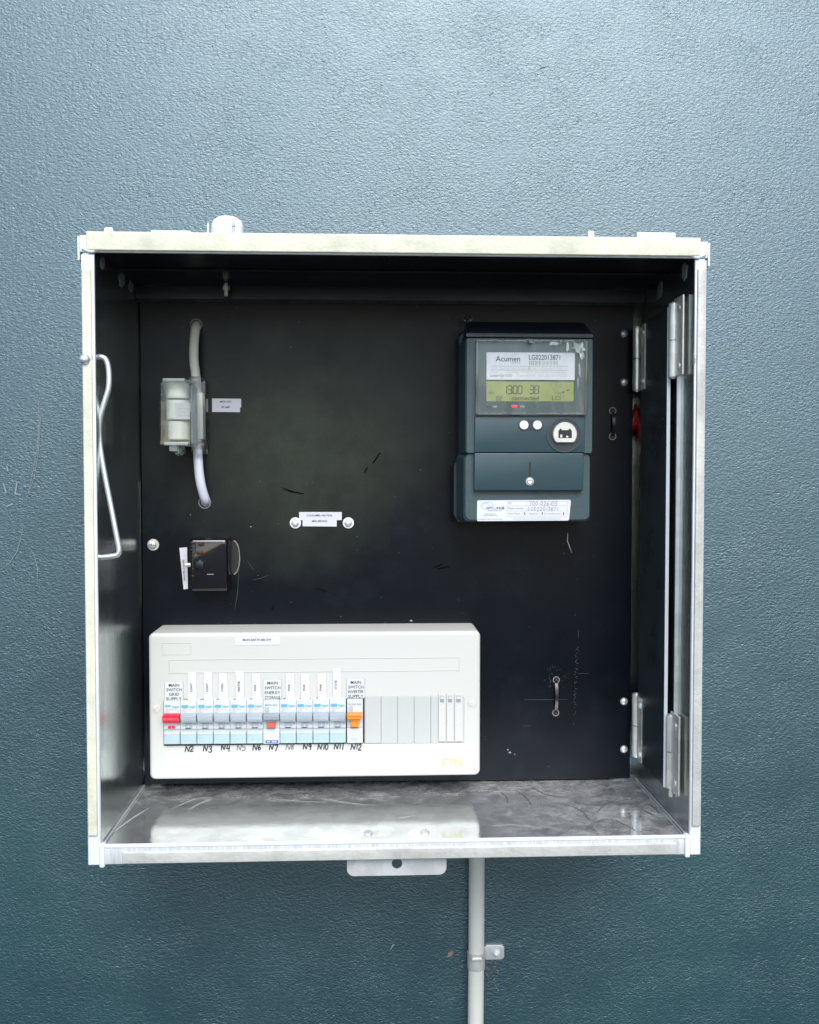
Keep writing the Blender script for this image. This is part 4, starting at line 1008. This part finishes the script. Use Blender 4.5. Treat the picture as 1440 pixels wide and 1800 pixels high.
plate(609.8, 1194, 641, 1227, ['MAIN', 'SWITCH', 'INVERTER', 'SUPPLY'])
TAGS = [(330, 345.2, 1181, 'LIGHT'), (358.2, 373, 1181, 'LIGHT'), (384.8, 399.8, 1183, 'OVEN'), (414.2, 428.6, 1178.5, 'HEATER'), (443, 457.6, 1184, 'PWR'),
        (502.4, 517.2, 1183.5, 'PWR'), (528.8, 544, 1184, 'PWR'), (558, 573, 1183.5, 'PWR'), (584.6, 599.4, 1174, 'STOVE')]
for a, d, c, s_ in TAGS:
    y = YB - 0.0007; e = 1231 - 0.009 * (a - 290); lean = 0.8
    tape([(a, c), (d, c), (d + lean, e), (a + lean, e)], y, [(s_, (a + d) / 2 - 1.6, c + 0.58 * (e - c) - 1.5)], db, 0.0024, rot=R(-88) if False else R(90))
tape([(413, 1121), (492, 1120), (492.5, 1133), (413.5, 1134.5)], YB, [('MAIN EARTH BELOW', 452, 1124.6)], db, 0.0023)
# gap beside the orange switch, blank covers, neutral link shutters
obj('gap_strip', slab(*rect(638.2, 1229, 640.8, 1301, YB), YB + 0.008, YB + 0.001, 0, 0), 'dark_gap', db)
obj('blank_backing', box(P(641, 1265, YB)[0], wx1 - 0.0003, YB + 0.0005, YB + 0.002, wzb + 0.0004, wzt - 0.0004), 'ivory_plastic', db)
edges = [641.5, 670, 699, 728, 757.4, 770.2]
for a, d in zip(edges, edges[1:]):
    obj('blank_cover', slab(*rect(a + 0.4, 1223, d - 0.4, 1306.5, YB - 0.0006), YB + 0.006, YB - 0.0008, 0.0004, 0.0005, 2), 'blank_grey', db)
for a, d in ((771.2, 783.6), (785.4, 797.8), (799.6, 813.2)):
    o = obj('shutter', slab(*rect(a, 1219, d, 1303.5, YB - 0.001), YB + 0.006, YB - 0.0014, 0.0006, 0.0006, 2), 'ivory_plastic', db)
    obj('shutter_window', slab(*rect(a + 2.6, 1223, d - 3.2, 1235, YB - 0.0014), YB - 0.001, YB - 0.0016, 0.0003, 0, 2), 'print_grey', o)
    obj('window_tab', slab(*rect(a + 3.2, 1224.6, d - 3.8, 1228.6, YB - 0.0016), YB - 0.0014, YB - 0.0026, 0.0002, 0.0002, 2), 'label_white', o)
    for yy in (1243, 1269, 1294):
        xx, zz = P((a + d) / 2, yy, YB - 0.0014); b = bmesh.new()
        ribbons([[(xx - 0.0022, zz - 0.0014), (xx + 0.0022, zz + 0.0016)]], 0.0016, YB - 0.0017, b)
        obj('moulded_dash', b, 'label_white', o)

# ================================================================== service fuse with its cables
sf = thing('service_fuse', 'clear plastic service fuse holder with a white fuse inside', 'fuse holder', (P(330, 790, YP)[0], YP, P(330, 790, YP)[1]))
YG = YP - 0.078
# rear base against the panel (opaque grey seen through), clear side flange
x0, x1, z0, z1 = rect(340, 672, 366, 782, YP - 0.012)
obj('base', slab(x0, x1, z0, z1, YP, YP - 0.030, 0.001, 0.001), 'clear_case', sf, smooth=30)
x0, x1, z0, z1 = rect(343, 690, 357, 772, YP - 0.02)
obj('terminal_block', slab(x0, x1, z0, z1, YP - 0.004, YP - 0.022, 0.001, 0.001), 'fuse_ceramic', sf, smooth=30)
# clear carrier: box with chamfered corners
def oct_pts(a, c, d, e, ch, y):
    return [P(*p, y) for p in ((a, e - ch * 0.3), (a + ch, e), (d, e - ch * 0.2), (d, c + ch), (d - ch * 1.6, c), (a + ch * 0.8, c + 1), (a, c + ch * 0.8))]
b = bmesh.new()
loft(b, [(oct_pts(284, 664, 342, 783, 9, YP - 0.030), YP - 0.030), (oct_pts(281, 665, 336, 784, 9, YG + 0.004), YG + 0.004), (oct_pts(283, 667, 334, 782, 8, YG), YG)])
obj('carrier', b, 'clear_case', sf, smooth=25)
for k, (c, e) in enumerate(((665.5, 670.5), (777, 783))):
    a_ = (287, 326) if k == 0 else (290, 332)
    obj('carrier_rim', slab(*rect(a_[0], c, a_[1], e, YG + 0.004), YP - 0.032, YG - 0.0006, 0.001, 0.0008), 'frosted_rim', sf, smooth=30)
obj('carrier_rim', slab(*rect(334.5, 676, 338.5, 780, YG + 0.012), YP - 0.032, YG + 0.010, 0.0006, 0.0006), 'frosted_rim', sf, smooth=30)
for a, c, d, e in ((293, 670, 332, 701), (293, 704, 334, 738), (295, 741, 335, 773)):
    y = YG + 0.026; x0, z1 = P(a, c, y); x1, z0 = P(d, e, y); r = (x1 - x0) / 2; cxx = (x0 + x1) / 2
    b = tube([(cxx, y, z0), (cxx, y, z0 + 0.0008), (cxx, y, z1 - 0.0008), (cxx, y, z1)], [r * 0.94, r, r, r * 0.94], 20)
    obj('fuse_body', b, 'fuse_ceramic', sf, smooth=40)
y = YG + 0.011; x0, x1, z0, z1 = rect(308, 708, 335, 737, y)
fl = obj('fuse_label', slab(x0, x1, z0, z1, y + 0.001, y, 0.0004, 0), 'label_white', sf)
t = bmesh.new()
for k in range(4): tx('80A 415V HRC FUSE'[k * 3:k * 3 + 9], 324, 712 + k * 6.2, 3, 20, y=y - 0.0003, bm=t)
obj('lettering', t, 'print_pale', fl)
# maker's mark on the carrier's left edge, reading downwards
t = bmesh.new(); yq = YG - 0.0004; tx('pdl', 286.6, 684, 7, 14, y=yq, bm=t, rot=R(-90), bold=0.01)
xx, zz = P(286.8, 700.5, yq)
for rr in (0.0030, 0.0019):
    ribbons([[(xx + rr * 0.75 * math.cos(a * math.pi / 8), zz + rr * 1.15 * math.sin(a * math.pi / 8)) for a in range(17)]], 0.0006, yq, t)
tx('2.3.4 80A', 290, 728, 3, 20, y=yq, bm=t, rot=R(-90)); tx('SERIES', 289, 760, 3, 12, y=yq, bm=t, rot=R(-90))
obj('lettering', t, 'print_black', sf)
# lugs below the carrier, cable sleeves above and below the base
b = bmesh.new(); slab(*rect(298, 782, 312, 793, YG + 0.02), YG + 0.03, YG + 0.018, 0.001, 0.0006, bm=b)
obj('seal_lug', b, 'fuse_ceramic', sf, smooth=30)
xx, zz = P(314, 798, YG + 0.03)
obj('pull_knob', tube([(xx, YG + 0.03, zz + 0.008), (xx, YG + 0.03, zz + 0.001), (xx, YG + 0.03, zz - 0.002)], [0.0068, 0.0072, 0.004], 18), 'clear_case', sf, smooth=45)
for a, c, d, e in ((334, 663, 356, 680), (338, 776, 361, 799)):
    obj('cable_sleeve', slab(*rect(a, c, d, e, YP - 0.022), YP - 0.004, YP - 0.030, 0.002, 0.001), 'clear_case', sf, smooth=30)
up = [P3(345, 571, YP + 0.004), P3(345, 574, YP - 0.006), P3(343, 583, YP - 0.013), P3(341, 606, YP - 0.018), P3(341, 634, YP - 0.018), P3(344, 660, YP - 0.016), P3(346, 690, YP - 0.014)]
tag(obj('fuse_cable', tube(smooth_path(up, 6), 0.0052, 14), 'cable_grey', None, smooth=60), 'grey cable curving from a panel hole down into the clear fuse holder', 'cable', 'cables of the service fuse')
dn = [P3(347, 770, YP - 0.014), P3(348, 795, YP - 0.017), P3(349, 820, YP - 0.018), P3(352, 845, YP - 0.017), P3(357, 866, YP - 0.012), P3(361, 878, YP - 0.006), P3(361.5, 884, YP + 0.004)]
tag(obj('fuse_cable', tube(smooth_path(dn, 6), 0.0053, 14), 'cable_white', None, smooth=60), 'white cable curving from below the clear fuse holder into a panel hole', 'cable', 'cables of the service fuse')

# ================================================================== neutral link under a glossy black cover
YNL = YP - 0.030
nl = thing('neutral_link', 'glossy black covered neutral link box with a round knob and brass terminals', 'terminal box', (P(367, 1040, YP)[0], YP, P(367, 1040, YP)[1]))
x0, x1, z0, z1 = rect(333, 945, 400.5, 1041, YNL)
b = bmesh.new()
loft(b, [(rrect(x0 + 0.000, x1 + 0.0005, z0 - 0.0005, z1 + 0.0005, 0.003, 5), YP), (rrect(x0, x1, z0, z1, 0.003, 5), YNL + 0.0060), (rrect(x0 + 0.0006, x1 - 0.0006, z0 + 0.0010, z1 - 0.0010, 0.003, 5), YNL + 0.0030), (rrect(x0 + 0.0016, x1 - 0.0016, z0 + 0.0026, z1 - 0.0026, 0.0028, 5), YNL + 0.0010), (rrect(x0 + 0.0030, x1 - 0.0030, z0 + 0.0048, z1 - 0.0048, 0.0024, 5), YNL)])
obj('cover', b, 'gloss_black', nl, smooth=50)
YZ = YNL - 0.0003
for k, (a, c, d, e) in enumerate(((334.5, 953, 342, 956), (334.5, 959.5, 343, 962), (334, 966, 340, 968), (349, 952, 359, 960), (346, 968, 357, 975), (337, 977, 341, 981), (337.5, 999, 341, 1002), (337, 1011, 341, 1014))):
    obj('terminal', slab(*rect(a, c, d, e, YZ), YNL, YZ - 0.0008, 0.0005, 0.0003, 2), 'brass_part', nl, smooth=30)
x, z = P(351.5, 992.5, YNL)
obj('cover_knob', disc_loft(x, z, [(0.0058, YNL), (0.0058, YNL - 0.002), (0.0050, YNL - 0.0034), (0.0044, YNL - 0.0036)], 6, a0=0.5), 'cover_screw', nl, smooth=25)
x, z = P(328.5, 993, YP - 0.012)
obj('side_screw', tube([(x - 0.0012, YP - 0.012, z), (x + 0.006, YP - 0.012, z)], 0.0026, 10), 'nickel', nl, smooth=50)
obj('cover_line', slab(*rect(364, 1009, 375.5, 1010.2, YZ), YNL, YZ - 0.0001, 0, 0), 'print_grey', nl)
# slot cut in the panel beside it, with bare edge
cx_, cz_ = P(411, 980, YP)
pts = []
for k in range(36):
    a = 2 * math.pi * k / 36; pts.append((cx_ + math.cos(a) * 0.0068 * (1 if math.cos(a) > 0 else 0.9), cz_ + math.sin(a) * 0.0192))
b = bmesh.new(); loft(b, [(pts, YP), (pts, YP - 0.0003)])
obj('cable_slot', b, 'dark_gap', ep)
arc = [p for p in pts if p[0] > cx_ - 0.0005]; arc = sorted(arc, key=lambda p: p[1])
b = bmesh.new(); rnd = random.Random(9)
tube([(x + rnd.uniform(-.0002, .0002), YP - 0.0006, z) for x, z in arc], [0.0005 + rnd.uniform(0, 0.0004) for _ in arc], 6, b)
obj('slot_edge', b, 'scratch_pale', ep, smooth=60)

# ================================================================== conduits on the wall
YQ = -0.0125
x, zb = P(837, 1800, YQ)[0], -0.75
ztop = -BZ + 0.0
o = obj('conduit', tube([(P(838.5, 1500, YQ)[0], YQ, -BZ + 0.0005), (P(837.6, 1650, YQ)[0], YQ, P(838, 1650, YQ)[1]), (P(836.2, 1800, YQ)[0], YQ, P(836, 1800, YQ)[1]), (P(834.0, 2060, YQ)[0], YQ, zb)], 0.0097, 28), 'pvc_cream', None, smooth=60)
tag(o, 'cream plastic conduit running down the wall from under the meter box', 'conduit')
ps = thing('pipe_saddle', 'galvanised saddle clip with one screw tab holding the cream conduit', 'pipe clip', (P(838, 1690, YQ)[0], 0, P(838, 1690, YQ)[1]))
sx, sz1 = P(837.3, 1672, YQ); sz0 = P(837.3, 1701, YQ)[1]
b = bmesh.new(); n = 22; rows = []
for zz in (sz0, sz1):
    for rr in (0.0099, 0.0108):
        rows.append([b.verts.new((sx + rr * math.cos(R(-20 + 220 * k / n)), YQ - rr * math.sin(R(-20 + 220 * k / n)), zz)) for k in range(n + 1)])
for a, c in ((0, 1), (1, 3), (3, 2), (2, 0)):
    for k in range(n): b.faces.new((rows[a][k], rows[a][k + 1], rows[c][k + 1], rows[c][k]))
obj('strap', b, 'nickel', ps, smooth=50)
tb = slab(P(850.5, 1674, -0.003)[0], P(886.5, 1674, -0.003)[0], P(868, 1687, -0.003)[1], P(868, 1661.5, -0.003)[1], 0.0, -0.0035, 0.0045, 0.0005)
obj('screw_tab', tb, 'zinc_tab', ps, smooth=40)
x, z = P(873, 1675, -0.004)
obj('screw', disc_loft(x, z, [(0.0044, -0.0035), (0.0044, -0.0042), (0.0036, -0.0064), (0.0020, -0.0074), (0.0014, -0.0066)], 20), 'zinc_paint', ps, smooth=45)
rib = slab(*rect(829, 1684, 848, 1690, YQ - 0.011), YQ - 0.0095, YQ - 0.0122, 0.002, 0.001)
obj('strap_rib', rib, 'nickel', ps, smooth=40)
# white entry fitting on the roof
YE = -0.165
ex0, ez1 = P(371, 384.5, YE); ex1 = P(428, 384.5, YE)[0]; er = (ex1 - ex0) / 2; ecx = (ex0 + ex1) / 2
b = bmesh.new(); prof = [(er, BZ - 0.002), (er, ez1 - 0.012), (er * 0.97, ez1 - 0.006), (er * 0.86, ez1 - 0.002), (er * 0.6, ez1 + 0.001), (er * 0.1, ez1 + 0.002)]
loft(b, [(circ(ecx, YE, r_, 32), z_) for r_, z_ in prof])
for v in b.verts: v.co = Vector((v.co.x, v.co.z, v.co.y))
ce = thing('conduit_entry', 'white domed plastic conduit fitting on top of the meter box', 'conduit fitting', (ecx, YE, BZ))
obj('dome', b, 'pvc_white', ce, smooth=50)
obj('side_strip', box(ex0 - 0.0030, ex0 - 0.0018, YE - 0.006, YE + 0.006, BZ, P(371, 394, YE)[1]), 'pvc_white', ce)
t = bmesh.new(); ye = YE - er - 0.0004
ribbons([[P(409, 411, ye), P(410, 403, ye), P(411.5, 396, ye), P(410, 391, ye)]], 0.0028, ye, t); ribbons([[P(403, 399, ye), P(414, 397, ye)], [P(376, 388, ye), P(392, 386.5, ye)]], 0.0007, ye, t)
obj('scuff', t, 'print_pale', ce)
